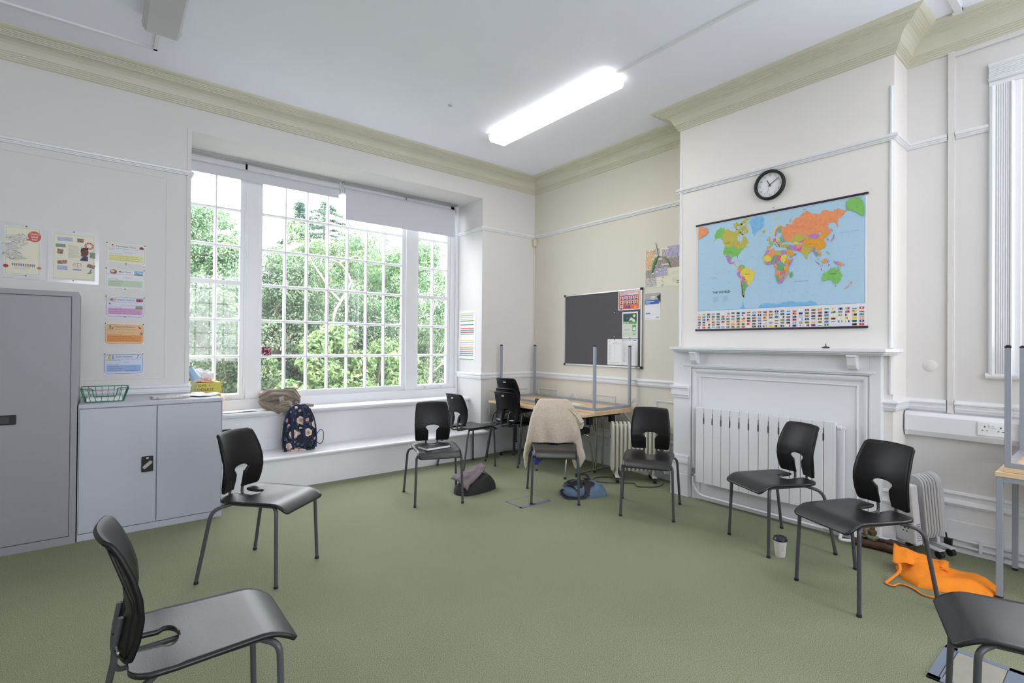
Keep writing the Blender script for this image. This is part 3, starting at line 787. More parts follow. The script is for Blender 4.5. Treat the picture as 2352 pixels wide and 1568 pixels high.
# ================================================================== CUPBOARDS
def lock_plate(mb_parent, x, y, z, w, h, handle):
    m = MB(); m.prism(round_rect(w, h, .005), (x, y, z), (1, 0, 0), (0, 0, 1), (0, -.008, 0)); l = m.build('lock_plate', BLACK, mb_parent, world=True)
    m = MB()
    if handle == 'twist':
        m.prism([(-.028, -.020), (-.016, -.030), (.026, .008), (.030, .020), (.016, .030), (-.026, -.008)], (x, y - .008, z - .004), (1, 0, 0), (0, 0, 1), (0, -.012, 0)); m.cyl((x, y - .006, z + .045), (x, y - .014, z + .045), .008, 14)
        o = m.build('turn_handle', ALU, l)
    else:
        m.prism(round_rect(.05, .042, .004), (x + .02, y - .008, z), (1, 0, 0), (0, 0, 1), (0, -.006, 0)); m.box(x - .022, x - .018, y - .012, y - .008, z - .012, z + .012)
        o = m.build('latch', mat('dark_grey_plastic', (50, 50, 54), .5), l)
    for v in o.data.vertices: v.co = v.co - mb_parent.location
    return l
t = thing('low_cupboard', 'low pale grey steel cupboard with two doors and black turn handle lock', 'cupboard', (-4.25, -.37, 0))
x0, x1, yf, yb, h = -4.686, -3.815, -.601, -.152, .940
m = MB(); m.box(x0 + .0005, x1 - .0005, yf + .018, yb, .045, h - .027); m.box(x0 + .0005, x0 + .0045, yf, yf + .018, .045, h - .027); m.box(x1 - .0045, x1 - .0005, yf, yf + .018, .045, h - .027); m.build('carcass', CUP_LIGHT, t, world=True)
m = MB(); m.box(x0, x1, yf, yb, h - .028, h); m.build('top_panel', CUP_LIGHT, t, world=True, bevel=.003)
m = MB(); m.box(x0, x1, yf, yb, 0, .047); m.build('plinth', CUP_LIGHT, t, world=True, bevel=.002)
m = MB(); m.box(x0 + .006, -4.2445, yf - .002, yf + .017, .051, h - .033); dd = m.build('door', CUP_LIGHT, t, world=True, bevel=.003)
lp = lock_plate(t, -4.297, yf - .002, .483, .070, .112, 'twist')
m = MB(); m.box(-4.2395, x1 - .006, yf - .002, yf + .017, .051, h - .033); m.build('door', CUP_LIGHT, t, world=True, bevel=.003)
t = thing('tall_cupboard', 'tall darker grey steel cupboard with a recessed door and black latch', 'cupboard', (-5.14, -.38, 0))
x0, x1, yf, yb, h = -5.60, -4.692, -.612, -.155, 1.715
m = MB(); ye = yf + .0225; m.box(x0, x1, ye, yb, .0, h); m.box(x0, x0 + .035, yf, ye, 0, h); m.box(x1 - .033, x1, yf, ye, 0, h); m.box(x0 + .035, x1 - .033, yf, ye, h - .033, h); m.box(x0 + .035, x1 - .033, yf, ye, 0, .052)
m.build('carcass', CUP_DARK, t, world=True)
m = MB(); m.box(-5.145, x1 - .036, yf + .003, yf + .022, .055, h - .037); m.build('door', CUP_DARK, t, world=True, bevel=.003)
m = MB(); m.box(x0 + .038, -5.149, yf + .003, yf + .022, .055, h - .037); m.build('door', CUP_DARK, t, world=True, bevel=.003)
lock_plate(t, -5.065, yf + .003, .868, .150, .062, 'latch')

# ================================================================== CEILING LIGHTS
def fixture(label, cx, cy, lit, L=1.56):
    t = thing('ceiling_light', label, 'light', (cx, cy, ZC), group='strip lights screwed to the ceiling')
    m = MB(); m.prism([(-.098, 0), (.098, 0), (.104, -.036), (-.104, -.036)], (0, -L / 2, 0), (1, 0, 0), (0, 0, 1), (0, L, 0)); m.build('body', GLOSS, t, bevel=.002)
    m = MB(); m.prism([(-.112, 0), (.112, 0), (.106, -.034), (.088, -.062), (-.088, -.062), (-.106, -.034)], (0, -L / 2 - .004, -.032), (1, 0, 0), (0, 0, 1), (0, L + .008, 0))
    for i_ in (3, 7): m.m[i_] = 1
    for i_ in (4, 6): m.m[i_] = 2
    m.build('diffuser', [LIT, LSIDE, LBEV] if lit else [UNLIT, UNLIT, UNLIT], t)
    for s_ in (1, -1):
        m = MB(); m.prism([(-.115, 0), (.115, 0), (.108, -.036), (.090, -.065), (-.090, -.065), (-.108, -.036)], (0, s_ * (L / 2 + .004), -.031), (1, 0, 0), (0, 0, 1), (0, s_ * .010, 0)); m.build('end_cap', ENDC if lit else UNLIT, t)
    return t
LIT = emit_mat('lit_diffuser', (1.0, .985, .93), LAMP)
ENDC = emit_mat('glowing_end_cap', (1.0, .96, .82), .35)
LSIDE = emit_mat('lit_diffuser_side', (1.0, .97, .88), .40)
LBEV = emit_mat('lit_diffuser_bevel', (1.0, .98, .90), 1.8)
UNLIT = mat('unlit_diffuser', (196, 196, 198), .35, var=.02)
fixture('glowing fluorescent strip light on the ceiling in front of the chimney breast', -1.335, -1.70, True)
fixture('unlit strip light on the ceiling above the grey cupboards', -4.262, -1.70, False)
fixture('added unseen fill strip light on the ceiling behind the camera, fireplace side', -1.335, -5.6, True)  # this and the next two strips are added out of view as fill
fixture('added unseen fill strip light on the ceiling behind the camera, far side', -4.262, -6.6, True)
fixture('added unseen fill strip light on the ceiling at the far side of the room', -6.4, -4.4, True)
def conduit(name, label, pts, r=.012):
    m = MB()
    for a, b in zip(pts, pts[1:]):
        x0, x1 = sorted((a[0], b[0])); y0, y1 = sorted((a[1], b[1])); m.box(x0 - r, x1 + r, y0 - r, y1 + r, ZC - .014, ZC + .001)
    return tag(m.build(name, GLOSS), label, 'conduit')
conduit('cable_conduit', 'white cable conduit running along the ceiling from the glowing strip light', [(-1.335, -2.49), (-1.335, -4.81)])
conduit('cable_conduit', 'white cable conduit bending along the ceiling to the unlit strip light', [(-7.2, -.50), (-4.275, -.50), (-4.275, -.92)])
m = MB(); m.lathe([(.0, 0), (.022, 0), (.020, -.008), (.0, -.009)], (-2.077, -1.16, ZC)); m.build('ceiling_blank', mat('grey_spot', (188, 190, 196), .6)); tag(bpy.data.objects['ceiling_blank'], 'small grey round blanking disc on the open ceiling', 'disc')
for (y0, y1, x) in ((-4.375, -8.4, -.215),):
    m = MB(); m.box(-.235, -.205, -4.45, -4.40, 3.575, 3.60); m.box(-.60, -.205, -4.45, -4.41, ZC - .02, ZC + .001); tag(m.build('cable_conduit', GLOSS), 'short white conduit box on the ceiling beside the chimney cornice', 'conduit')

# ================================================================== BLINDS
YBL = .502
def blind(label, xa, xb, zr, zbot):
    t = thing('roller_blind', label, 'blind', ((xa + xb) / 2, YBL, zr), group='roller blinds in the window recess')
    m = MB(); m.tube([(xa + .02, YBL, zr), (xb - .02, YBL, zr)], .033, 24); m.build('roller', BLIND, t, world=True)
    m = MB(); m.box(xa + .03, xb - .03, YBL - .0335, YBL - .0315, zbot, zr); m.box(xa + .03, xb - .03, YBL - .038, YBL - .028, zbot, zbot + .018); m.build('fabric', BLIND, t, world=True)
    m = MB(); m.box(xa, xb, .45, .535, 3.196, 3.211); m.build('head_rail', ALU, t, world=True)
    for x in (xa + .004, xb - .004):
        m = MB(); m.lathe([(.036, -.004), (.036, .004)], (x, YBL, zr), axis='x'); m.box(x - .003, x + .003, .48, .525, zr, 3.20); m.build('end_bracket', GLOSS, t, world=True)
    return t
b1 = blind('rolled up grey-white roller blind over the left part of the window', -3.965, -2.492, 3.088, 3.008)
b2 = blind('half lowered grey-white roller blind over the right part of the window', -2.470, -.955, 3.120, 2.785)
m = MB()
for k in range(70):
    z = 3.0 - k * .028
    m.lathe([(.0, -.003), (.0022, -.002), (.0022, .002), (.0, .003)], (-3.945, .50, z), n=6)
m.build('bead_chain', GLOSS, b1, world=True)

# ================================================================== WALL TRUNKING, SOCKET, PIPES
t = thing('dado_trunking', 'wide white plastic cable trunking along the wall right of the chimney breast', 'trunking', (0, -4.12, .765))
m = MB(); m.prism([(-.001, .765), (-.060, .765), (-.078, .800), (-.078, .905), (-.055, .930), (0, .930)], (0, -4.125, 0), (1, 0, 0), (0, 0, 1), (0, -4.3, 0)); m.build('cover', GLOSS, t, world=True)
m = MB(); m.prism([(0, .762), (-.062, .762), (-.081, .799), (-.081, .907), (-.057, .933), (0, .933)], (0, -4.118, 0), (1, 0, 0), (0, 0, 1), (0, -.016, 0)); m.build('end_cap', GLOSS, t, world=True)
t = thing('double_socket', 'white double electrical socket set in the wall trunking', 'socket', (-.078, -4.58, .856))
m = MB(); m.prism(round_rect(.148, .086, .006), (-.078, -4.58, .856), (0, 1, 0), (0, 0, 1), (-.008, 0, 0)); m.build('plate', GLOSS, t, world=True, bevel=.002)
DK = mat('socket_hole', (30, 26, 28), .8)
for s_ in (1, -1):
    m = MB(); yy = -4.58 + s_ * .038
    m.box(-.0875, -.0855, yy - .003, yy + .003, .868, .877)
    for q in (-1, 1): m.box(-.0875, -.0855, yy + q * .011 - .004, yy + q * .011 + .004, .846, .850)
    m.build('pin_holes', DK, t, world=True)
    m = MB(); m.box(-.0905, -.085, -4.58 + s_ * .010 - .007, -4.58 + s_ * .010 + .007, .868, .888); m.build('switch', GLOSS, t, world=True, bevel=.001)
m = MB(); m.box(-.020, 0, -4.376, -4.342, .932, 3.425); tag(m.build('vertical_conduit', WHITE_WALL), 'white boxed cable conduit climbing the wall right of the chimney breast', 'conduit')
m = MB(); m.box(-.016, 0, -8.5, -4.376, 3.385, 3.418); tag(m.build('horizontal_conduit', WHITE_WALL), 'white cable conduit running level just below the cornice', 'conduit')
m = MB(); m.lathe([(0, -.006), (.036, -.006), (.041, -.003), (.041, 0)], (0, -4.247, 1.256), axis='x'); tag(m.build('blanking_plate', WHITE_WALL), 'round white blanking plate on the wall right of the mantel', 'plate')
t = thing('junction_box', 'small cream junction box in the corner below the picture rail with its cable', 'box', (-.02, -.02, 2.75))
m = MB(); m.box(-.052, -.004, -.05, -.004, 2.715, 2.812); m.build('case', mat('aged_cream_plastic', (214, 204, 176), .5), t, world=True, bevel=.004)
m = MB(); m.box(-.016, -.002, -.012, -.002, 1.03, 2.716); m.build('cable_cover', LAMPWARM_WALL, t, world=True)
PIPEW = mat('white_painted_pipe', (206, 208, 212), .4, var=.03, scale=20)
t = thing('heating_pipes', 'two white painted heating pipes running along the skirting', 'pipe', (-.05, -4.3, .06))
for z in (.052, .092):
    m = MB(); m.tube([(-.050, -4.16, z), (-.050, -8.4, z)], .0095, 10); m.build('pipe', PIPEW, t, world=True)
for y in (-4.52, -5.2): 
    m = MB(); m.box(-.064, -.028, y - .008, y + .008, .035, .108); m.build('clip', PIPEW, t, world=True)
t = thing('valve_pipes', 'old brass heating valve on dark iron pipes at the foot of the chimney breast', 'valve', (-.36, -4.04, 0))
VS = -.045
BR = mat('tarnished_brass', (112, 84, 50), .45, metal=.6, var=.35, scale=40); IR = mat('rusty_brown_iron', (74, 52, 42), .55, metal=.2, var=.4, scale=30, bump=.3); VG = mat('verdigris', (104, 138, 118), .8, var=.2, scale=50)
m = MB(); m.tube(bend([(-.40, -3.93, .030), (-.38, -4.06, .032), (-.385, -4.20, .032), (-.31, -4.24, .032)], .04), .026, 14); m.tube(bend([(-.335, -4.00, .060), (-.325, -4.12, .058), (-.335, -4.20, .045), (-.36, -4.235, .040)], .04), .023, 14); m.build('iron_pipe', IR, t, world=True)
m = MB(); m.cyl((-.395, -3.925, .030), (-.39, -3.975, .031), .031, 6); m.cyl((-.345, -3.99, .060), (-.352, -3.94, .062), .024, 6); m.build('coupling', BR, t, world=True)
m = MB(); m.lathe([(.030, .0), (.030, .02), (.020, .03), (.028, .045), (.028, .06), (.016, .068), (.018, .10), (.012, .105), (.016, .112), (.016, .128), (.006, .132)], (-.358, -4.015, .055), n=12); m.lathe([(.008, 0), (.010, .03), (.004, .055)], (-.385, -3.975, .08), n=10); m.build('valve_body', BR, t, world=True)
m = MB(); m.lathe([(.012, 0), (.038, .002), (.038, .012), (.020, .016)], (-.358, -4.015, .070), n=14); m.lathe([(.006, 0), (.014, .004), (.006, .010)], (-.358, -4.015, .188), n=10); m.lathe([(.01, 0), (.024, .003), (.01, .010)], (-.37, -3.965, .068), n=12); m.build('verdigris_collar', VG, t, world=True)
m = MB(); m.tube(bend([(-.385, -3.72, .060), (-.40, -3.84, .060), (-.46, -3.85, .028), (-.41, -3.93, .026)], .02), .011, 10); m.tube([(-.36, -3.78, .075), (-.355, -3.945, .070)], .0135, 10); m.tube(bend([(-.355, -3.86, .088), (-.335, -4.10, .075), (-.20, -4.19, .060), (-.06, -4.19, .075)], .02), .010, 10)
m.build('white_pipe', PIPEW, t, world=True)

for o_ in [c for c in t.children]:
    for v_ in o_.data.vertices: v_.co.x += VS
# ================================================================== OIL HEATERS
def heater(label, loc, rotz, nf, L, body, H=.60, tilt=0.0, W=.075):
    t = thing('oil_heater', label, 'heater', loc, group='oil filled heaters')
    t.rotation_euler = (0, tilt, rotz)
    def fin_outline(h0, h1, w):
        return [(w * cos(a), h1 - w + w * sin(a)) for a in [pi * k / 12 for k in range(13)]] + [(-w * .96, h0 + .05), (-w * .6, h0), (w * .6, h0), (w * .96, h0 + .05)]
    xs = [-L / 2 + .05 + (L - .17) * k / (nf - 1) for k in range(nf)]
    for k, x in enumerate(xs):
        m = MB(); th = min(.024, (xs[1] - xs[0]) * .62) if k else .028
        o1 = fin_outline(.10, H, W)
        m.prism(o1, (x - th / 2, 0, 0), (0, 1, 0), (0, 0, 1), (th, 0, 0))
        if k < nf - 1: 
            m.tube([(x, 0, .16), (xs[k + 1], 0, .16)], .026, 10); m.tube([(x, 0, H - .10), (xs[k + 1], 0, H - .10)], .026, 10)
            m.box(x, xs[k + 1], -.034, .034, .13, H - .03)
        m.build('fin', body, t, bevel=.006)
    m = MB(); m.prism([(-.058, .13), (.058, .13), (.060, H - .03 - .058)] + [(.060 * cos(a), H - .088 + .060 * sin(a)) for a in [pi * k / 10 for k in range(1, 10)]] + [(-.060, H - .088)], (xs[0] - .020, 0, 0), (0, 1, 0), (0, 0, 1), (.010, 0, 0)); m.build('end_plate', body, t, bevel=.004)
    m = MB(); m.cyl((xs[0] - .024, .0, H - .16), (xs[0] - .018, .0, H - .16), .013, 16); m.build('port_hole', BLACK, t)
    m = MB(); cx = L / 2 - .065
    m.box(cx, cx + .055, -W - .010, W + .010, .085, H - .04); c_ = m.build('control_box', mat('pale_grey_heater_plastic', (196, 198, 202), .45), t, bevel=.012)
    m = MB()
    for k in range(9):
        for s_ in (-1, 1): m.box(cx + .0552 if False else cx + .012, cx + .044, s_ * (W + .0105) - .0008, s_ * (W + .0105) + .0008, .12 + k * .013, .125 + k * .013)
    m.box(cx + .0545, cx + .0560, -W * .75, W * .75, H * .57, H * .9)
    m.build('vents', mat('grey_vent', (120, 122, 126), .6), c_)
    m = MB()
    for k in range(7): m.lathe([(.007 if k == 0 else .0045, -.001), (.007 if k == 0 else .0045, .001)], (cx + .0565, .026 * cos(k * 1.05) * (k > 0), .19 + .026 * sin(k * 1.05) * (k > 0) + (.0)), n=8, axis='x')
    m.build('speaker_holes', BLACK, c_)
    for x in (xs[1], xs[-2]):
        m = MB(); m.box(x - .022, x + .022, -.125, .125, .050, .058); m.box(x - .012, x + .012, -.03, .03, .058, .11); m.build('foot_plate', body, t, bevel=.003)
        for s_ in (-1, 1):
            m = MB(); m.cyl((x - .014, s_ * .105, .024), (x + .014, s_ * .105, .024), .024, 16); m.box(x - .006, x + .006, s_ * .105 - .006, s_ * .105 + .006, .03, .052); m.build('castor', BLACK, t)
    return t
CREAMH = mat('cream_enamel', (206, 204, 190), .4, var=.01)
GREYH = mat('light_grey_enamel', (196, 197, 200), .4, var=.01)
heater('cream oil filled heater on castors under the corner of the folding table', (-.275, -1.945, 0), radians(-43), 12, .62, CREAMH)
heater('light grey oil filled heater leaning beside the valve pipes below the trunking', (-.250, -4.275, .018), radians(150), 7, .30, GREYH, H=.525, tilt=radians(7), W=.062)
m = MB(); m.tube(bend([(-.42, -1.74, .012), (-.55, -1.62, .008), (-.70, -1.70, .008), (-.62, -1.86, .008), (-.40, -2.02, .008), (-.52, -2.10, .008), (-.34, -2.25, .008), (-.20, -2.20, .010)], .10), .004, 8); tag(m.build('power_cable', BLACK), 'black power cable looping on the carpet around the cream heater', 'cable')
m = MB(); m.tube(bend([(-.150, -4.262, .44), (-.125, -4.30, .34), (-.105, -4.345, .18), (-.105, -4.358, .10)], .04), .005, 8); m.box(-.125, -.088, -4.385, -4.345, .045, .10); tag(m.build('heater_plug_cable', BLACK), 'black plug and cable hanging behind the light grey heater', 'cable')
# ================================================================== PRINTED SHEETS
class Sheet:
    """a printed sheet: flat shapes in metres from its lower left corner, each layer lying a hair above the last"""
    def __init__(s, o, u, v, nrm):
        s.o, s.u, s.v, s.n = map(Vector, (o, u, v, nrm)); s.mb = MB(); s.mats = []; s.k = 0
    def mi(s, rgb):
        m = rgb if not isinstance(rgb, tuple) else mat('print_%d_%d_%d' % rgb, rgb, .55, var=.0, spec=.35)
        if m not in s.mats: s.mats.append(m)
        return s.mats.index(m)
    def at(s, lay): return s.o + s.n * (.0006 + .0004 * lay)
    def poly(s, pts, rgb, lay=1): s.mb.flat(pts, s.at(lay), s.u, s.v, s.mi(rgb)); return s
    def rect(s, x, y, w, h, rgb, lay=1): return s.poly([(x, y), (x + w, y), (x + w, y + h), (x, y + h)], rgb, lay)
    def rrect(s, x, y, w, h, r, rgb, lay=1): return s.poly(round_rect(w, h, r, 5, x + w / 2, y + h / 2), rgb, lay)
    def disc(s, x, y, r, rgb, lay=1, sx=1.0): return s.poly(circle(r, 22, x, y, sx), rgb, lay)
    def ring(s, x, y, r, t, rgb, lay=1, a0=0, a1=2 * pi, n=26):
        out = [(x + r * cos(a0 + (a1 - a0) * k / n), y + r * sin(a0 + (a1 - a0) * k / n)) for k in range(n + 1)]
        inn = [(x + (r - t) * cos(a0 + (a1 - a0) * k / n), y + (r - t) * sin(a0 + (a1 - a0) * k / n)) for k in range(n + 1)]
        for k in range(n): s.poly([out[k], out[k + 1], inn[k + 1], inn[k]], rgb, lay)
        return s
    def bar(s, x0, y0, x1, y1, t, rgb, lay=1):
        d = Vector((x1 - x0, y1 - y0)); d.normalize(); q = Vector((-d.y, d.x)) * t / 2
        return s.poly([(x0 + q.x, y0 + q.y), (x0 - q.x, y0 - q.y), (x1 - q.x, y1 - q.y), (x1 + q.x, y1 + q.y)], rgb, lay)
    def text(s, txt, x, y, size, rgb, lay=2, align='LEFT', bold=0.0, squeeze=1.0):
        s.mb.text(txt, s.at(lay) + s.u * x + s.v * y, s.u, s.v, size, s.mi(rgb), align, bold, squeeze); return s
    def lines(s, x, y, w, n, pitch, t, rgb, lay=2, seed=1):
        """rows of print too small to read"""
        rd = random.Random(seed)
        for k in range(n):
            xx = x; end = x + w * (rd.uniform(.75, 1) if k < n - 1 else rd.uniform(.3, .8))
            while xx < end:
                l = rd.uniform(.003, .010); s.rect(xx, y - k * pitch, min(l, end - xx), t, rgb, lay); xx += l + .0022
        return s
    def done(s, name, parent=None): 
        s.mb.keep = True
        n = s.n
        # face every polygon towards the viewer's side
        for i, f in enumerate(s.mb.f):
            a, b, c = (Vector(s.mb.v[k]) for k in f[:3])
            if (b - a).cross(c - b).dot(n) < 0: s.mb.f[i] = f[::-1]
        return s.mb.build(name, s.mats, parent, world=True)
def sheet_thing(name, label, cat, o, u, v, nrm, w, h, back=PAPER, thick=.0006, group=None, bow=0.0):
    o, u, v, nrm = map(Vector, (o, u, v, nrm))
    t = thing(name, label, cat, o, group=group)
    m = MB(); m.prism([(0, 0), (w, 0), (w, h), (0, h)], o, u, v, nrm * thick); m.build('sheet', back, t, world=True)
    return t, Sheet(o + nrm * thick, u, v, nrm)
def pin(t, p, nrm, rgb=(20, 20, 22)):
    m = MB(); p, nrm = Vector(p), Vector(nrm)
    m.tube([p, p + nrm * .003, p + nrm * .0035, p + nrm * .007], [.0045, .0045, .003, .004], 10); m.build('pin', mat('pin_%d_%d_%d' % rgb, rgb, .4), t, world=True)

# --- five laminated grammar posters beside the window
GP = 'laminated grammar posters in a column beside the window'
def grammar(label, x, ztop, title, bg, band, edge, body, mid, ex, midrgb=(190, 100, 100)):
    W, Hh = .253, .166
    o = (x, -.0015, ztop - Hh)
    t, s = sheet_thing('grammar_poster', label, 'poster', o, (1, 0, 0), (0, 0, 1), (0, -1, 0), W, Hh, group=GP)
    s.rrect(.003, .004, W - .006, Hh - .008, .022, edge, 0); s.rrect(.0055, .0065, W - .011, Hh - .013, .020, bg, 1)
    s.text(title, W / 2 - .002, Hh - .029, .0165, (60, 62, 72), 2, 'CENTER', .006)
    for i, l in enumerate(body): s.text(l, .014, Hh - .046 - i * .009, .0085, (70, 72, 84), 2, squeeze=.98)
    for i, l in enumerate(mid): s.text(l, W * .56, Hh - .068 - i * .008, .0068, midrgb, 2, 'CENTER')
    s.text(title + ' examples:', .016, Hh - .087, .0072, (70, 72, 84), 2)
    s.rect(.016, .022, W - .032, .052, band, 2)
    for i, l in enumerate(ex): s.text(l, .019, .060 - i * .0155, .0092, (120, 70, 70), 3)
    return t, s, W, Hh
nn = (0, -1, 0)
t, s, W, H_ = grammar('pale yellow edged laminated poster headed Subordinate Clause, topmost of the column', -4.548, 2.172, 'Subordinate Clause', (222, 222, 226), (226, 222, 160), (216, 206, 110), ['A secondary clause, which depends on a main clause for', 'meaning.'], ['I was living in York, when I got the', 'subordinate clause'], ['I used to visit my sister, who lives in Leeds today.', 'Sunday, when we go on our picnic, is a beautiful day.', 'We met later at the park, where we sat and drank.'])
s.disc(.042, H_ - .026, .010, (222, 190, 200), 2); s.disc(.038, H_ - .016, .005, (60, 50, 50), 3); s.rect(.212, H_ - .034, .028, .012, (150, 60, 70), 2); s.poly([(.210, H_ - .022), (.242, H_ - .022), (.226, H_ - .012)], (90, 60, 60), 2)
s.done('print', t)
t, s, W, H_ = grammar('white laminated poster with a green band headed Main Clause, second of the column', -4.552, 1.966, 'Main Clause', (224, 224, 230), (190, 208, 184), (176, 190, 160), ['A group of words that contains a verb and can stand alone.'], ['I am sitting on the beach.', 'main clause'], ['I am eating a piece of cake.', 'It will be sunny today.', 'Sam is my best friend.'])
s.poly(circle(.018, 14, .050, H_ - .026, 1.3), (170, 110, 90), 2); s.disc(.045, H_ - .022, .008, (226, 214, 170), 3, 1.6); s.disc(.060, H_ - .030, .006, (90, 90, 140), 3, 1.3)
s.rect(.184, H_ - .044, .056, .034, (130, 176, 222), 2); s.rect(.184, H_ - .044, .056, .008, (96, 150, 90), 3); s.disc(.192, H_ - .034, .006, (230, 214, 90), 3); s.disc(.21, H_ - .020, .003, (240, 240, 244), 3, 2); s.disc(.226, H_ - .026, .003, (240, 240, 244), 3, 2)
s.done('print', t)
t, s, W, H_ = grammar('lilac laminated poster with a pink band headed Complex Sentence, middle of the column', -4.549, 1.741, 'Complex Sentence', (216, 214, 230), (206, 160, 202), (96, 88, 150), ['A main clause joined to one or more subordinate clauses.'], ['I love cake, having worked it out', 'main clause   subordinate clause'], ['I went shopping, which is my favourite activity.', 'She grew up in London, when her family moved there.', 'I took him to the park, where he played on the swings.'])
for k, q in enumerate(((226, 180, 110), (90, 110, 150), (220, 170, 100))): s.disc(.026 + k * .014, H_ - .026, .010, q, 2 + k)
s.rrect(.196, H_ - .036, .044, .022, .005, (60, 60, 130), 2); s.disc(.208, H_ - .025, .009, (210, 60, 60), 3); s.disc(.229, H_ - .025, .009, (214, 70, 70), 3); s.poly([(.02, H_ - .052), (.026, H_ - .052), (.036, H_ - .064), (.024, H_ - .066)], (180, 60, 50), 3)
s.rect(.192, .070, .048, .028, (130, 170, 150), 3); s.rect(.192, .070, .048, .012, (110, 150, 80), 4); s.rect(.214, .076, .022, .010, (200, 110, 70), 5)
s.done('print', t)
t, s, W, H_ = grammar('orange laminated poster headed Compound Sentence, second lowest of the column', -4.552, 1.522, 'Compound Sentence', (226, 186, 142), (222, 146, 82), (200, 140, 100), ['Two or more main clauses that are usually joined by a', 'conjunction.'], ['I love cake,   but   I am going to eat it.', 'clause + conjunction + clause'], ['I went shopping and I bought some shoes.', 'She grew up in London, then her family moved.', 'I took him to the park and he played on the swings.'], (200, 110, 80))
s.disc(.034, H_ - .020, .006, (80, 130, 80), 2, 1.3); s.rect(.030, H_ - .040, .008, .012, (70, 110, 80), 2); s.disc(.048, H_ - .036, .004, (50, 70, 50), 2, 1.6)
s.poly([(.212, H_ - .016), (.217, H_ - .018), (.236, H_ - .034), (.232, H_ - .040), (.220, H_ - .036)], (190, 60, 70), 2); s.bar(.226, .082, .238, .100, .005, (90, 80, 130), 2); s.bar(.236, .078, .242, .092, .006, (50, 50, 90), 2)
s.done('print', t)
t, s, W, H_ = grammar('pale blue laminated poster headed Simple Sentence, lowest of the column', -4.553, 1.280, 'Simple Sentence', (204, 212, 232), (150, 176, 220), (70, 78, 130), ['A group of words which contains a verb and makes sense on its', 'own, with one main clause.'], ['I love cake.', 'main clause'], ['    I went shopping.', '    She grew up in London.', '    I took him to the park.'])
s.disc(.034, H_ - .032, .013, (214, 196, 60), 2, .8); s.disc(.034, H_ - .016, .006, (150, 170, 80), 3); s.rect(.048, H_ - .042, .012, .030, (150, 152, 180), 2)
s.bar(.208, H_ - .040, .222, H_ - .016, .003, (110, 70, 90), 2); s.disc(.218, H_ - .014, .004, (120, 90, 110), 3); s.disc(.232, H_ - .032, .004, (120, 120, 190), 3); s.ring(.186, .048, .018, .0014, (110, 120, 180), 3); s.rect(.135, .024, .085, .003, (50, 52, 70), 3)
s.done('print', t)
for t in [o for o in COL.objects if o.name.startswith('grammar_poster') and o.parent is None]:
    x, z = t.location.x, t.location.z
    pin(t, (x + .004, -.002, z + .164), nn, (40, 36, 36)); pin(t, (x + .248, -.002, z + .163), nn); pin(t, (x + .125, -.002, z + .004), nn, (30, 28, 30) if z > 1.5 else (220, 190, 90))

# --- two larger laminated posters above the cupboards
def big_laminate(label, x, z, w, h):
    lam = mat('glossy_laminate', (214, 214, 218), .12, var=.02, coat=.6)
    t, s = sheet_thing('laminated_poster', label, 'poster', (x, -.0015, z), (1, 0, 0), (0, 0, 1), nn, w, h, back=lam, group='large laminated posters above the cupboards')
    s.rect(.026, .026, w - .052, h - .052, (226, 222, 204), 0)
    for (a, b, c, d) in ((.034, .034, w - .068, .0016), (.034, h - .036, w - .068, .0016), (.034, .034, .0016, h - .068), (w - .036, .034, .0016, h - .068)): s.rect(a, b, c, d, (140, 180, 200), 1)
    return t, s
t, s = big_laminate('laminated poster with a red Don\'t label me speech bubble and sketched figure', -5.152, 1.836, .248, .408)
# speech bubble
s.disc(.186, .318, .040, (200, 96, 92), 2, .92); s.poly([(.155, .302), (.165, .284), (.118, .290)], (200, 96, 92), 2)
for i, l in enumerate(("Don't", 'label', 'me!')): s.text(l, .186, .330 - i * .020, .020, (244, 232, 226), 3, 'CENTER', .01)
rd = random.Random(4)
for k in range(26):   # heap of paper labels drawn in ink
    cx, cy = rd.uniform(.045, .135), rd.uniform(.150, .320) ; a = rd.uniform(-.9, .9); l = rd.uniform(.018, .036); hh = rd.uniform(.006, .011)
    q = [(cx + cos(a) * i * l - sin(a) * j * hh, cy + sin(a) * i * l + cos(a) * j * hh) for i, j in ((-1, -1), (1, -1), (1, 1), (-1, 1))]
    s.poly(q, (96, 98, 110), 2 + k * .4); cq = [(cx + (p[0] - cx) * .96, cy + (p[1] - cy) * .88) for p in q]; s.poly(cq, (216, 214, 206), 2.15 + k * .4)
    s.bar(cx - cos(a) * l * .6, cy - sin(a) * l * .6, cx + cos(a) * l * .6, cy + sin(a) * l * .6, .002, (110, 112, 126), 2.3 + k * .4)
for k in range(5): s.bar(.04 + k * .02, .150 + k * .002, .10 + k * .012, .135 + k * .004, .0016, (80, 82, 96), 3)
for k in range(13):
    c_ = [(90, 90, 150), (90, 150, 140), (200, 90, 80), (190, 110, 90), (120, 90, 160), (80, 110, 180)][k % 6]; s.disc(.072 + k * .0095, .108, .0035, c_, 2); s.rect(.070 + k * .0095, .092, .005, .013, c_, 2)
s.lines(.08, .084, .10, 3, .007, .0016, (150, 146, 150), 2, 3); s.disc(.214, .086, .010, (206, 110, 108), 2, 1.15); s.disc(.036, .088, .012, (170, 60, 58), 2, 1.2)
s.done('print', t); pin(t, (-5.01, -.002, 2.225), nn, (70, 66, 60)); pin(t, (-5.01, -.002, 1.86), nn, (70, 66, 60))
t, s = big_laminate('laminated poster with a man in profile and a ring of small pictures', -4.893, 1.824, .302, .408)
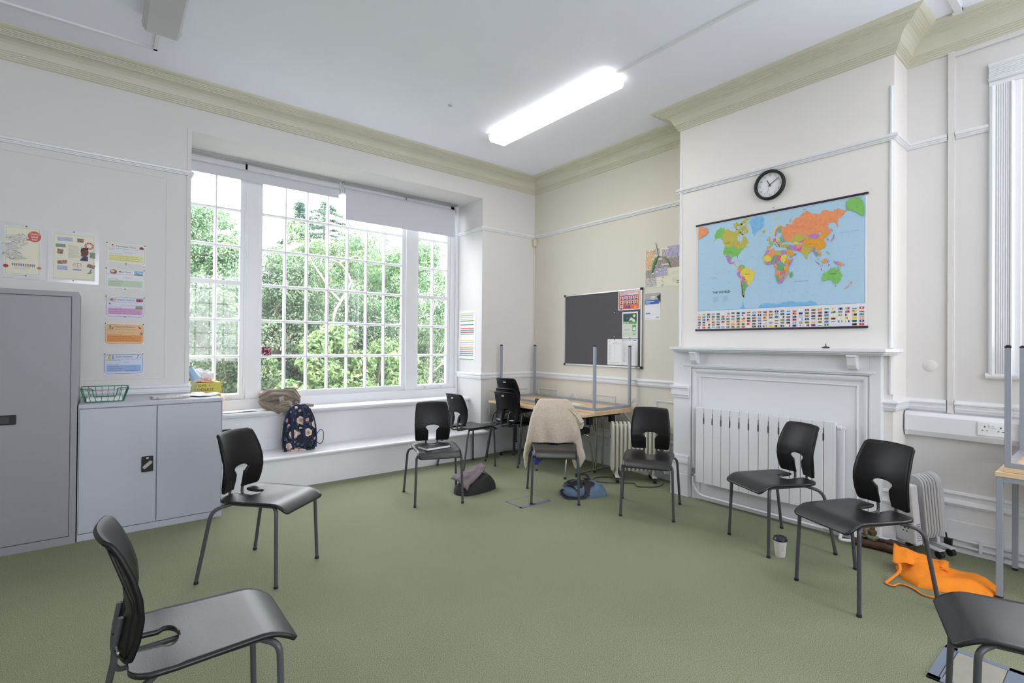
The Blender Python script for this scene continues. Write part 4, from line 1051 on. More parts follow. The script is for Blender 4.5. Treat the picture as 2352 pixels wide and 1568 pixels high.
PH = [photo_mat('photo_cool', [(90, 110, 160), (180, 190, 220), (120, 140, 180)]), photo_mat('photo_warm', [(110, 70, 60), (190, 150, 130), (90, 60, 60), (214, 190, 180)]), photo_mat('photo_green', [(60, 80, 70), (140, 160, 140), (90, 110, 130)]),
      photo_mat('photo_crowd_orange', [(90, 50, 30), (230, 130, 50), (240, 220, 180), (60, 50, 60), (220, 110, 40)], 110), photo_mat('photo_crowd_dark', [(30, 28, 34), (90, 50, 50), (200, 190, 180), (40, 40, 60), (110, 90, 80)], 130), photo_mat('photo_crowd_blue', [(40, 60, 120), (110, 130, 190), (220, 200, 200), (60, 80, 150)], 120), photo_mat('photo_crowd_park', [(70, 90, 60), (150, 190, 210), (220, 200, 190), (60, 70, 80), (180, 120, 100)], 100)]
def photo(s, x, y, w, h, m, rot=0.0, lay=2):
    cx, cy = x + w / 2, y + h / 2
    s.poly([(cx + cos(rot) * a - sin(rot) * b, cy + sin(rot) * a + cos(rot) * b) for a, b in ((-w / 2, -h / 2), (w / 2, -h / 2), (w / 2, h / 2), (-w / 2, h / 2))], m, lay)
photo(s, .055, .322, .088, .028, PH[0], .06); photo(s, .168, .322, .038, .030, PH[1], -.05); photo(s, .045, .272, .056, .026, PH[2], .05); photo(s, .054, .222, .034, .036, PH[1], -.08)
photo(s, .244, .206, .034, .046, PH[2]); photo(s, .055, .146, .056, .026, PH[1], .18); photo(s, .055, .100, .058, .032, PH[0]); photo(s, .228, .128, .048, .028, PH[1], -.3)
s.ring(.240, .300, .028, .012, (196, 100, 96), 2)
for k in range(8): s.disc(.240 + .021 * cos(k * .785), .300 + .021 * sin(k * .785), .0035, (230, 216, 200), 3)
s.lines(.118, .290, .066, 13, .0078, .0018, (96, 94, 96), 2, 9)
s.rect(.186, .180, .048, .108, (206, 202, 196), 2); s.poly(circle(.030, 20, .214, .248, .78), (110, 72, 60), 3); s.poly([(.196, .236), (.190, .226), (.196, .214), (.214, .212), (.220, .234)], (116, 78, 64), 3.2); s.poly([(.188, .250), (.192, .274), (.206, .284), (.226, .282), (.234, .268), (.214, .268)], (70, 60, 60), 3.4)
s.poly([(.186, .181), (.233, .181), (.233, .216), (.222, .220), (.205, .212), (.192, .196)], (74, 70, 110), 3.6)
s.bar(.148, .156, .196, .156, .002, (176, 76, 76), 2); s.bar(.172, .130, .172, .160, .002, (176, 76, 76), 2); s.bar(.164, .128, .180, .128, .003, (176, 76, 76), 2)
for q in (.152, .192): s.ring(q, .141, .008, .0015, (176, 76, 76), 2); s.bar(q, .156, q - .007, .142, .001, (176, 76, 76), 2); s.bar(q, .156, q + .007, .142, .001, (176, 76, 76), 2)
s.rect(.146, .104, .050, .008, (110, 140, 190), 2); s.poly([(.226, .082), (.254, .086), (.262, .098), (.240, .094)], (110, 130, 80), 2); s.bar(.246, .098, .256, .118, .008, (100, 130, 180), 3)
s.done('print', t); pin(t, (-4.745, -.002, 2.222), nn, (60, 60, 140)); pin(t, (-4.745, -.002, 1.846), nn, (120, 110, 90))

# --- timetables on the window reveal
nx = (-1, 0, 0)
def chart(label, y0, z0, w, h, order, seed):
    t, s = sheet_thing('wall_timetable', label, 'poster', (WX1 - .0015, y0, z0), (0, -1, 0), (0, 0, 1), nx, w, h, group='striped timetables on the window reveal')
    rd = random.Random(seed); n = len(order)
    for k, c in enumerate(order):
        if c is None: s.lines(.04, h - .045 - k * .0245, w - .08, 1, .01, .004, (210, 200, 214), 1, k); continue
        yy = h - .048 - k * .0245; x = .030 + rd.uniform(0, .006)
        s.rect(x, yy, w - .075 + rd.uniform(-.01, .01), .013, c, 1)
        for j in range(14): s.rect(x + .004 + j * (w - .09) / 14, yy + .004, .008, .004, tuple(int(q * .78) for q in c), 2)
    s.done('print', t); return t
Y_, B_, P_, G_, T_, O_, M_, L_ = (226, 216, 110), (150, 180, 226), (220, 186, 214), (120, 160, 110), (70, 150, 134), (226, 120, 96), (170, 70, 120), (140, 190, 130)
chart('upper striped timetable sheet on the window reveal', .508, 1.478, .385, .345, [Y_, B_, P_, Y_, G_, None, T_, None, O_, T_, M_, L_], 2)
chart('lower striped timetable sheet on the window reveal', .525, 1.180, .395, .292, [Y_, B_, P_, Y_, G_, O_, T_, M_, T_, None, G_], 5)

# --- hearing loop sticker on the window glass
t, s = sheet_thing('hearing_sticker', 'maroon square hearing loop sticker on the window pane above the coat', 'sticker', (-3.272, .594, 1.241), (1, 0, 0), (0, 0, 1), nn, .096, .094, back=mat('sticker_edge', (214, 190, 190), .4))
s.rect(.003, .003, .090, .088, (112, 26, 52), 0)
s.bar(.006, .006, .036, .036, .011, (226, 190, 196), 1); s.bar(.066, .066, .092, .090, .011, (226, 190, 196), 1)
s.ring(.052, .050, .034, .0055, (226, 190, 196), 1, -1.0, 2.9); s.ring(.052, .052, .020, .0045, (226, 190, 196), 1, -.6, 2.6); s.bar(.068, .022, .048, .014, .006, (226, 190, 196), 1); s.bar(.048, .014, .036, .020, .006, (226, 190, 196), 1)
s.rect(.072, .006, .005, .014, (226, 190, 196), 1); s.rect(.081, .006, .005, .014, (226, 190, 196), 1)
s.done('print', t)

# --- noticeboard and its papers (fireplace wall, in the alcove)
t = thing('noticeboard', 'grey felt noticeboard with aluminium frame in the alcove', 'noticeboard', (0, -1.2, 1.57))
ya, yb_, za, zb = -.603, -1.792, 1.132, 2.010
m = MB(); m.box(-.014, 0, yb_ + .01, ya - .01, za + .01, zb - .01); m.build('felt_panel', mat('grey_felt', (92, 90, 94), .95, var=.10, scale=260, spec=.1), t, world=True)
m = MB(); m.box(-.020, 0, ya - .018, ya, za, zb); m.box(-.020, 0, yb_, yb_ + .018, za, zb); m.box(-.020, 0, yb_, ya, zb - .018, zb); m.box(-.020, 0, yb_, ya, za, za + .018); m.build('frame', ALU, t, world=True, bevel=.002)
for yy in (ya - .010, yb_ + .010):
    for zz in (za + .010, zb - .010):
        m = MB(); m.box(-.024, 0, yy - .014, yy + .014, zz - .014, zz + .014); m.build('corner_cap', BLACK, t, world=True, bevel=.003)
for yy, zz in ((-1.41, 1.755), (-1.41, 1.48)): pin(t, (-.0145, yy, zz), nx, (230, 226, 190))
def on_board(name, label, y0, z0, w, h, xoff=-.0145, cat='poster', back=PAPER, group=None):
    return sheet_thing(name, label, cat, (xoff, y0, z0), (0, -1, 0), (0, 0, 1), nx, w, h, back=back, group=group)
t, s = on_board('staff_poster', 'orange poster of eleven small portraits at the top right of the noticeboard', -1.466, 1.778, .300, .212)
OR = (226, 112, 60); s.rect(.010, .008, .280, .196, OR, 0); s.rect(.024, .166, .252, .032, (222, 214, 226), 1)
s.lines(.034, .186, .232, 2, .011, .005, (150, 60, 110), 2, 7); s.rect(.040, .156, .220, .008, (120, 60, 130), 1)
for k in range(11):
    r_, c_ = divmod(k, 5); x = .024 + c_ * .051; y = .112 - r_ * .050
    s.rect(x, y, .040, .042, (216, 206, 206), 1); s.disc(x + .020, y + .026, .0085, [(150, 110, 90), (190, 150, 130), (110, 76, 60)][k % 3], 2); s.poly([(x + .004, y), (x + .036, y), (x + .030, y + .015), (x + .010, y + .015)], (60, 60, 130), 2)
    s.poly([(x + .0115 + .0, y + .028), (x + .0285, y + .028), (x + .026, y + .036), (x + .014, y + .036)], (50, 38, 40), 3)
s.rect(.078, .016, .092, .034, (104, 66, 130), 1); s.lines(.084, .038, .08, 3, .010, .0035, (170, 140, 190), 2, 4); s.rect(.222, .022, .040, .010, (236, 190, 160), 1)
s.done('print', t)
t, s = on_board('first_aid_poster', 'green and white First Aid poster on the right of the noticeboard', -1.524, 1.460, .212, .296)
s.rect(.012, .160, .186, .118, (50, 84, 72), 0); s.rect(.012, .160, .186, .030, (90, 160, 84), 1); s.text('FIRST AID', .018, .167, .020, (240, 244, 240), 2, bold=.015, squeeze=.82); s.disc(.164, .250, .020, (120, 180, 100), 1); s.rect(.160, .237, .008, .026, (244, 246, 240), 2); s.rect(.151, .246, .026, .008, (244, 246, 240), 2)
s.poly([(.090, .198), (.120, .236), (.170, .210), (.180, .196), (.160, .176), (.130, .200)], (216, 212, 210), 2); s.ring(.066, .226, .009, .0025, (150, 190, 210), 2); s.disc(.06, .22, .03, (36, 66, 74), 1)
s.rect(.012, .014, .186, .144, (206, 216, 200), 0); s.lines(.018, .140, .09, 2, .010, .002, (140, 150, 140), 1, 2); s.lines(.030, .100, .09, 2, .009, .003, (96, 100, 100), 1, 6); s.lines(.018, .060, .10, 3, .009, .002, (140, 150, 140), 1, 8)
s.rect(.138, .080, .052, .070, (104, 166, 92), 1); s.rect(.144, .090, .040, .034, (232, 236, 230), 2); s.lines(.148, .116, .03, 3, .008, .002, (150, 150, 150), 3, 2); s.rect(.146, .044, .038, .008, (120, 130, 120), 1)
s.done('print', t); pin(t, (-.016, -1.65, 1.750), nx, (226, 214, 190)); pin(t, (-.016, -1.63, 1.466), nx)
t, s = on_board('notice_sheet', 'white typed notice, left one of the two at the bottom of the noticeboard', -1.312, 1.160, .208, .292, group='white notices on the noticeboard')
s.lines(.02, .270, .04, 2, .006, .003, (130, 130, 140), 1, 1); s.lines(.08, .258, .09, 1, .008, .004, (96, 96, 106), 1, 2)
for k in range(20): s.lines(.018, .225 - k * .0092, .06, 1, .01, .0022, (120, 122, 132), 1, k); s.rect(.105, .225 - k * .0092, .010, .0022, (130, 132, 142), 1)
for k in range(6): s.rect(.085 + k * .018, .236, .008, .010, (170, 172, 180), 1)
s.lines(.02, .028, .17, 3, .006, .0018, (140, 142, 150), 1, 30); s.done('print', t); pin(t, (-.016, -1.415, 1.446), nx)
t, s = on_board('notice_sheet', 'white ruled notice, right one of the two at the bottom of the noticeboard', -1.524, 1.158, .213, .293, group='white notices on the noticeboard')
s.lines(.012, .278, .08, 2, .006, .003, (120, 122, 132), 1, 1); s.rect(.155, .275, .040, .008, (90, 90, 100), 1)
for k in range(24): s.rect(.012, .240 - k * .0088, .190, .0008, (160, 162, 170), 1); s.lines(.022, .242 - k * .0088, .03, 1, .01, .0026, (120, 122, 132), 2, k + 40)
s.lines(.11, .226, .07, 1, .01, .003, (110, 112, 130), 2, 5); s.done('print', t); pin(t, (-.016, -1.632, 1.440), nx); pin(t, (-.016, -1.640, 1.175), nx)
t, s = on_board('wifi_poster', 'white poster with a wireless symbol over a blue band, right of the noticeboard', -1.818, 1.660, .198, .282, xoff=-.0015)
s.rect(0, .176, .198, .106, (170, 168, 166), 0); s.poly([(.150, .240), (.198, .270), (.198, .180)], (50, 46, 48), 1)
for r_ in (.046, .032, .018): s.ring(.104, .206, r_, .007, (236, 232, 226), 1, .75, 2.4)
s.disc(.104, .206, .005, (236, 232, 226), 1); s.rect(.0, .166, .180, .044, (60, 100, 176), 1.5); s.lines(.010, .190, .14, 2, .014, .008, (226, 232, 244), 2, 8); s.lines(.012, .158, .16, 2, .005, .0016, (170, 170, 186), 1, 9)
s.rrect(.012, .062, .060, .012, .004, (90, 120, 190), 1); s.lines(.012, .052, .17, 2, .006, .0016, (180, 180, 196), 1, 12); s.lines(.006, .016, .09, 2, .007, .002, (110, 120, 180), 1, 13); s.rect(.145, .020, .035, .007, (100, 100, 130), 1)
s.done('print', t)
t, s = on_board('photo_collage', 'cream paper collage of crowd photographs pinned beside the chimney breast', -1.826, 2.000, .560, .412, xoff=-.0015, back=mat('cream_paper', (224, 222, 200), .7))
photo(s, .004, .300, .130, .108, PH[3]); photo(s, .002, .198, .110, .110, PH[3], .03, 2.6); photo(s, .120, .300, .060, .110, PH[6], 0, 2.2); photo(s, .205, .285, .080, .108, PH[6], .05, 2.4); photo(s, .270, .285, .22, .130, PH[5], 0, 2.8); photo(s, .112, .196, .150, .120, PH[4], 0, 3.2); photo(s, .250, .190, .22, .105, PH[4], 0, 3.6)
photo(s, .002, .104, .120, .090, PH[4], .03, 4.0); photo(s, .122, .112, .150, .090, PH[5], .04, 4.4); photo(s, .000, .012, .138, .092, PH[6], .04, 4.8)
for x, y, w_ in ((.03, .392, .03), (.07, .396, .025), (.10, .330, .05), (.075, .300, .022), (.135, .290, .070), (.200, .226, .100), (.11, .225, .03), (.235, .385, .05), (.128, .16, .022), (.075, .145, .03), (.17, .335, .03)): s.rect(x, y, w_, .012, (226, 226, 224), 6); s.lines(x + .002, y + .004, w_ - .006, 1, .01, .003, (90, 90, 120), 7, 3)
for i, l in enumerate(((.205, .095, .03), (.200, .066, .04), (.21, .048, .02), (.20, .016, .06))): s.lines(l[0], l[1], l[2], 1, .01, .006, (70, 76, 130), 2, i)
for k in range(10): s.lines(.330, .150 - k * .010 - (.02 if k > 3 else 0), .16, 1, .01, .0022, (180, 180, 190), 1, k)
s.lines(.38, .045, .05, 2, .02, .007, (60, 60, 80), 2, 4); s.done('print', t)
t = thing('leaf_sprig', 'dried sprig with two long green leaves pinned over the photo collage', 'leaf', (-.006, -1.99, 2.32))
LF = mat('sprig_leaf', (96, 140, 72), .5, var=.2, scale=30)
m = MB(); m.tube(bend([(-.008, -1.955, 2.47), (-.008, -1.975, 2.40), (-.008, -1.99, 2.325)], .02), .003, 8); m.build('stem', mat('sprig_stem', (120, 110, 70), .7), t, world=True)
for pts in (((-1.99, 2.325), (-1.950, 2.30), (-1.918, 2.215), (-1.910, 2.150)), ((-1.985, 2.325), (-2.06, 2.325), (-2.112, 2.27), (-2.135, 2.200))):
    m = MB(); P4 = [Vector((-.010, a, b)) for a, b in pts]
    def lf(u, v, P4=P4):
        q = P4[0] * (1 - v) ** 3 + P4[1] * 3 * v * (1 - v) ** 2 + P4[2] * 3 * v * v * (1 - v) + P4[3] * v ** 3
        w_ = .020 * sin(pi * min(1, v * .96 + .04)) ** .7
        return (q.x - .004 * (1 - abs(2 * u - 1)), q.y + (u - .5) * 2 * w_ * .8, q.z + (u - .5) * 2 * w_ * .35)
    m.grid(lf, 4, 14); m.build('leaf', LF, t, world=True, solid=.001)

# --- wall clock
t = thing('wall_clock', 'round black rimmed wall clock above the world map', 'clock', (CB, -3.275, 2.705))
m = MB(); m.lathe([(.118, 0), (.122, -.006), (.122, -.030), (.116, -.038), (.104, -.038), (.101, -.028), (.100, -.010)], (CB, -3.275, 2.705), n=64, axis='x'); m.build('rim', BLACK, t, world=True)
m = MB(); m.lathe([(.103, -.008), (.103, -.012)], (CB, -3.275, 2.705), n=48, axis='x'); m.build('dial', PAPER, t, world=True)
s = Sheet((CB - .012, -3.275, 2.705), (0, -1, 0), (0, 0, 1), nx)
for k in range(60):
    a = k * pi / 30; s.bar(.094 * sin(a), .094 * cos(a), .098 * sin(a), .098 * cos(a), .0022 if k % 5 == 0 else .0009, (50, 50, 56), 1)
for k in range(1, 13):
    a = k * pi / 6; s.text(str(k), .080 * sin(a), .080 * cos(a) - .0065, .0195, (40, 40, 46), 1, 'CENTER', .004)
s.lines(-.010, -.040, .022, 1, .01, .002, (150, 150, 150), 1, 3)
s.done('numerals', t)
for ang, l, w_, nm in ((332, .050, .0055, 'hour_hand'), (57, .078, .0040, 'minute_hand'), (196, .072, .0012, 'second_hand')):
    a = radians(ang); s = Sheet((CB - .016, -3.275, 2.705), (0, -1, 0), (0, 0, 1), nx); m = MB()
    d = Vector((0, -sin(a), cos(a))); q = Vector((0, -cos(a), -sin(a)))
    m.obox(Vector((CB - .017, -3.275, 2.705)) + d * (l / 2 - .008), d * (l / 2 + .008), q * w_ / 2, (.0006, 0, 0)); 
    if nm == 'minute_hand': m.lathe([(.005, -.020), (.005, -.012)], (CB, -3.275, 2.705), n=14, axis='x')
    m.build(nm, BLACK, t, world=True)
t = thing('push_pin', 'small brass hook pinned just above the world map', 'hook', (CB, -3.30, 2.515))
m = MB(); m.cyl((CB, -3.300, 2.515), (CB - .010, -3.300, 2.515), .005, 10); m.build('pin_head', ALU, t, world=True)
t = thing('mantel_hook', 'tiny dark metal knob lying on the mantel shelf under the map', 'knob', (-.40, -3.72, 1.372))
m = MB(); m.lathe([(.012, 0), (.026, .003), (.024, .010), (.010, .014), (.003, .016), (.003, .034), (.001, .036)], (-.40, -3.72, 1.372), n=16); m.build('stud', mat('bronze', (60, 44, 36), .5, metal=.5), t, world=True)

# ================================================================== WORLD MAP
t = thing('world_map', 'laminated wall map headed The World with rows of flags below', 'map', (CB, -3.28, 1.52))
MX = CB - .006
m = MB(); m.box(MX, CB, -3.948, -2.624, 1.530, 2.486); m.build('map_sheet', mat('laminated_map_paper', (226, 226, 232), .22, var=.01, coat=.3), t, world=True)
for z in (2.486, 1.528):
    m = MB(); m.tube([(CB - .008, -2.612, z), (CB - .008, -3.960, z)], .0085, 12); m.build('hanging_bar', mat('dark_plum_bar', (44, 38, 54), .45), t, world=True)
s = Sheet((MX, -2.624, 0), (0, -1, 0), (0, 0, 1), nx)
s.rect(.010, 1.700, 1.306, .772, (96, 158, 210), 0); s.rect(.0125, 1.7025, 1.301, .767, (172, 204, 226), 1)
ZT_ = [(-78, 1.700), (-60, 1.775), (-35, 1.888), (0, 2.030), (25, 2.131), (50, 2.238), (60, 2.300), (70, 2.362), (83, 2.458), (90, 2.47)]
def LL(lo, la):
    z = interp(ZT_, la); z = 2.03 + (z - 2.03) * (1 + .17 * ((lo - 15) / 170) ** 2 * (la > 0 or lo > 60))
    return (.656 + .0035 * lo * (1 - .18 * (la / 66) ** 2), min(max(z, 1.7026), 2.468))
OG, GR, OL, YE, PU, PK, BL, MU, DG_, TE = (232, 148, 102), (126, 190, 98), (190, 178, 84), (226, 204, 84), (176, 132, 190), (214, 104, 140), (124, 184, 226), (222, 158, 60), (110, 170, 120), (110, 180, 190)
LAND = [
 (GR, [(-166, 62), (-165, 68), (-157, 71), (-141, 70), (-141, 60), (-133, 56), (-145, 60), (-152, 59), (-164, 54), (-157, 58)]),
 (OL, [(-141, 70), (-128, 70), (-115, 68), (-100, 68), (-95, 71), (-88, 68), (-82, 68), (-86, 65), (-94, 61), (-92, 57), (-82, 55), (-80, 51), (-78, 56), (-77, 62), (-70, 61), (-65, 58), (-60, 54), (-56, 52), (-65, 49), (-60, 46), (-67, 44), (-75, 45), (-83, 42), (-95, 49), (-123, 49), (-133, 56), (-141, 60)]),
 (OL, [(-118, 77), (-98, 76), (-80, 82), (-62, 83), (-76, 78), (-92, 74), (-112, 72)]), (OL, [(-90, 73), (-75, 73), (-62, 66), (-72, 63), (-76, 68), (-88, 70)]),
 (GR, [(-124, 48), (-95, 49), (-83, 42), (-75, 45), (-67, 44), (-74, 40), (-76, 35), (-81, 31), (-80, 25), (-84, 30), (-94, 29), (-97, 26), (-106, 32), (-117, 33), (-124, 40)]),
 (PU, [(-117, 32), (-106, 32), (-97, 26), (-97, 19), (-91, 19), (-87, 21), (-90, 15), (-96, 15), (-105, 19), (-109, 25), (-112, 30)]),
 (YE, [(-92, 15), (-84, 15), (-83, 9), (-77, 8), (-82, 8), (-88, 13)]), (OG, [(-84, 22), (-75, 20), (-77, 20)]), (PK, [(-74, 20), (-68, 19), (-72, 18)]),
 (BL, [(-55, 82), (-30, 84), (-18, 80), (-22, 70), (-40, 65), (-44, 60), (-52, 64), (-54, 70), (-62, 76), (-70, 78)]),
 (OL, [(-24, 66), (-14, 66), (-15, 63), (-22, 63)]),
 (GR, [(-72, 12), (-62, 10), (-60, 5), (-67, 2), (-72, 6)]), (OG, [(-78, 8), (-72, 12), (-72, 6), (-67, 2), (-70, -3), (-79, 1)]), (YE, [(-60, 5), (-51, 4), (-44, -2), (-35, -6), (-39, -14), (-41, -22), (-48, -26), (-53, -33), (-57, -30), (-54, -25), (-58, -20), (-65, -11), (-73, -8), (-70, -3), (-67, 2)]),
 (PU, [(-81, -5), (-75, 0), (-70, -3), (-73, -8), (-69, -13), (-71, -18), (-77, -12)]), (PK, [(-69, -12), (-62, -14), (-58, -20), (-63, -22), (-68, -22)]), (MU, [(-62, -20), (-55, -22), (-55, -27), (-59, -24)]),
 (OG, [(-71, -18), (-68, -22), (-70, -35), (-72, -48), (-74, -53), (-70, -55), (-76, -50), (-73, -38)]), (DG_, [(-68, -22), (-62, -22), (-58, -27), (-57, -34), (-62, -39), (-66, -45), (-68, -52), (-72, -50), (-70, -35)]), (PK, [(-58, -30), (-53, -33), (-57, -35)]),
 (GR, [(-9, 43), (-9, 37), (-7, 37), (-7, 42)]), (OG, [(-7, 42), (3, 42), (-1, 37), (-7, 37)]), (GR, [(-4, 48), (2, 51), (8, 48), (7, 44), (3, 42), (-1, 44)]), (MU, [(-5, 50), (1, 51), (0, 54), (-3, 58), (-5, 57), (-3, 54)]), (DG_, [(-10, 52), (-6, 52), (-7, 55)]),
 (PK, [(6, 51), (8, 54), (14, 54), (14, 49), (8, 48)]), (YE, [(14, 54), (23, 54), (24, 50), (14, 50)]), (GR, [(8, 44), (13, 46), (14, 42), (18, 40), (16, 38), (11, 43)]), (PU, [(14, 49), (22, 48), (20, 45), (14, 46)]), (OL, [(22, 48), (29, 46), (28, 41), (20, 40), (20, 45)]), (TE, [(24, 54), (32, 55), (34, 51), (24, 50)]), (DG_, [(24, 50), (34, 51), (39, 48), (34, 45), (29, 46)]), (OG, [(15, 46), (20, 44), (21, 37), (23, 37), (24, 41), (20, 42)]),
 (YE, [(5, 58), (8, 63), (14, 68), (24, 71), (30, 70), (22, 68), (14, 65), (11, 59)]), (PU, [(11, 59), (14, 65), (20, 68), (23, 66), (17, 61), (16, 57), (13, 56)]), (DG_, [(22, 60), (21, 64), (24, 68), (29, 69), (30, 62), (27, 60)]), (YE, [(12, 77), (25, 80), (18, 77)]),
 (OG, [(28, 56), (30, 62), (29, 69), (40, 67), (44, 66), (42, 69), (60, 69), (70, 73), (82, 74), (104, 78), (113, 74), (130, 71), (142, 73), (160, 70), (178, 69), (190, 66), (178, 62), (164, 60), (160, 56), (157, 51), (155, 58), (143, 59), (137, 55), (141, 50), (134, 44), (130, 48), (120, 52), (112, 49), (98, 51), (88, 49), (76, 54), (60, 54), (50, 50), (48, 46), (40, 44), (39, 48), (34, 51), (32, 55)]),
 (OG, [(52, 71), (56, 74), (68, 77), (60, 75), (56, 71)]), (OG, [(142, 54), (144, 50), (143, 46)]), (OG, [(95, 80), (105, 79), (100, 81)]),
 (OL, [(50, 50), (60, 54), (76, 54), (86, 49), (80, 43), (68, 42), (60, 45), (52, 42), (48, 46)]), (YE, [(54, 43), (60, 44), (67, 40), (66, 37), (55, 38)]), (PK, [(67, 40), (75, 40), (80, 43), (70, 42)]),
 (PU, [(88, 49), (98, 51), (112, 49), (118, 46), (108, 42), (96, 43)]),
 (MU, [(74, 39), (80, 43), (88, 49), (96, 43), (108, 42), (118, 46), (120, 52), (130, 48), (134, 44), (127, 42), (121, 39), (119, 35), (122, 30), (117, 24), (108, 21), (100, 22), (97, 28), (80, 31)]),
 (PK, [(126, 40), (129, 38), (129, 35), (126, 35)]), (PU, [(130, 32), (136, 34), (141, 37), (142, 42), (145, 44), (141, 41), (138, 37), (132, 34)]), (DG_, [(26, 37), (27, 40), (36, 42), (44, 40), (44, 37), (36, 36)]), (OL, [(26, 37), (27, 40), (36, 42), (44, 40), (44, 37), (36, 36)]),
 (DG_, [(36, 36), (42, 37), (46, 31), (40, 31)]), (PK, [(39, 31), (46, 31), (44, 37), (48, 30)]), (PU, [(44, 39), (48, 38), (54, 37), (61, 36), (61, 26), (54, 27), (48, 31)]), (OG, [(61, 36), (70, 37), (74, 36), (68, 31), (61, 30)]), (PK, [(61, 30), (68, 31), (74, 36), (71, 28), (67, 24), (61, 25)]),
 (MU, [(35, 28), (40, 31), (48, 29), (52, 24), (55, 20), (46, 16), (43, 17)]), (DG_, [(55, 20), (60, 22), (57, 18), (53, 17)]), (PU, [(43, 17), (46, 16), (53, 17), (45, 13)]), (OL, [(71, 28), (74, 36), (80, 31), (88, 27), (97, 28), (92, 22), (87, 21), (80, 15), (80, 10), (77, 8), (73, 17), (70, 21), (67, 24)]), (YE, [(80, 9), (82, 7), (80, 6)]),
 (PU, [(92, 22), (97, 28), (98, 20), (98, 10), (95, 16)]), (DG_, [(98, 20), (104, 18), (102, 13), (99, 9)]), (OG, [(102, 21), (108, 18), (109, 12), (105, 9), (104, 14)]), (GR, [(99, 9), (103, 2), (104, 5)]), (PU, [(95, 5), (104, -3), (106, -6), (98, 1)]), (PU, [(105, -7), (114, -8), (106, -8)]), (MU, [(109, 1), (114, 5), (119, 5), (117, 0), (115, -4), (110, -2)]), (PU, [(119, 1), (124, 1), (121, -2), (122, -5), (119, -3)]), (GR, [(120, 18), (122, 16), (124, 12), (126, 7), (121, 13)]), (PU, [(131, -1), (141, -3), (141, -9), (134, -4)]), (OG, [(141, -3), (148, -6), (151, -10), (141, -9)]),
 (GR, [(114, -22), (122, -18), (129, -14), (136, -12), (136, -16), (140, -17), (142, -11), (146, -19), (153, -26), (150, -37), (146, -39), (140, -38), (136, -34), (130, -32), (118, -35), (115, -33)]), (GR, [(145, -41), (148, -41), (147, -44)]), (OG, [(173, -35), (178, -38), (175, -41)]), (OG, [(172, -41), (174, -42), (168, -47), (167, -46)]),
 (OG, [(-2, 35), (8, 37), (9, 31), (12, 24), (4, 19), (-5, 25), (-8, 28), (-2, 32)]), (PU, [(-8, 36), (-2, 35), (-2, 32), (-8, 28), (-17, 21), (-13, 28)]), (YE, [(-17, 21), (-8, 27), (-5, 25), (-6, 16), (-16, 16)]), (OL, [(9, 31), (20, 31), (25, 31), (25, 20), (15, 23), (12, 24), (9, 27)]), (PU, [(25, 31), (34, 31), (36, 22), (25, 22)]), (YE, [(-5, 25), (4, 19), (3, 15), (-4, 12), (-11, 13), (-6, 16)]), (DG_, [(4, 19), (12, 23), (15, 20), (13, 13), (3, 13)]), (PK, [(15, 23), (24, 20), (23, 11), (15, 8), (14, 14)]), (YE, [(25, 22), (36, 22), (38, 18), (35, 10), (30, 4), (24, 10), (23, 14)]), (MU, [(36, 15), (43, 11), (48, 8), (40, 4), (35, 6)]), (PU, [(43, 11), (51, 12), (46, 2), (42, -2), (42, 4), (48, 8)]),
 (OL, [(-16, 13), (-11, 13), (-8, 5), (-13, 9)]), (PU, [(-8, 11), (0, 12), (0, 5), (-8, 5)]), (GR, [(0, 12), (3, 13), (3, 6), (0, 6)]), (PU, [(3, 13), (13, 13), (10, 5), (4, 6)]), (OG, [(10, 5), (15, 8), (15, 2), (10, 2)]), (TE, [(15, 8), (24, 10), (27, 5), (18, 4)]), (DG_, [(18, 4), (27, 5), (31, 2), (29, -5), (30, -11), (24, -11), (16, -6), (13, -5), (18, -1)]), (OG, [(9, 2), (18, 3), (16, -3), (12, -5)]), (OG, [(34, 4), (41, 3), (40, -5), (34, -1)]), (MU, [(30, -1), (34, -1), (40, -5), (40, -11), (34, -11), (30, -7)]), (OG, [(13, -6), (24, -11), (22, -17), (12, -17)]), (PK, [(24, -11), (33, -10), (30, -16), (24, -17)]), (OG, [(35, -11), (40, -11), (40, -16), (35, -21), (35, -26), (32, -26), (33, -16)]), (TE, [(26, -18), (32, -17), (31, -22), (28, -22)]), (DG_, [(12, -17), (20, -18), (20, -28), (16, -29)]), (MU, [(20, -18), (26, -18), (29, -22), (24, -25), (20, -26)]), (PU, [(16, -29), (20, -28), (24, -25), (30, -22), (32, -27), (28, -33), (20, -35), (18, -33)]), (DG_, [(44, -16), (49, -12), (50, -16), (47, -25), (44, -24)]),
 (OG, [(-226, 71), (-200, 70), (-188, 66), (-196, 61), (-210, 58), (-226, 50)]), (GR, [(194, 70), (204, 73), (228, 72), (228, 52), (220, 55), (210, 56), (203, 61), (192, 64)]),
]
rd = random.Random(11)
def rough(pts, k=3, amp=1.3):
    """break the long edges of an outline into small coves and capes"""
    out = []
    for i, p in enumerate(pts):
        q = pts[(i + 1) % len(pts)]; L_n = sqrt((q[0] - p[0]) ** 2 + (q[1] - p[1]) ** 2); n_ = max(1, int(L_n / 3.5)); out.append(p)
        key = (min(p, q), max(p, q)); rr = random.Random(hash(key))
        offs = [(rr.uniform(-amp, amp) * min(1, L_n / 12), rr.uniform(-amp, amp) * min(1, L_n / 12)) for _ in range(n_ - 1)]
        if p > q: offs = offs[::-1]
        for j in range(1, n_): f = j / n_; out.append((p[0] + (q[0] - p[0]) * f + offs[j - 1][0], p[1] + (q[1] - p[1]) * f + offs[j - 1][1]))
    return out
RL = {c: mat('map_relief_%d_%d_%d' % c, c, .35, var=.09, scale=55) for c in {c for c, _ in LAND}}
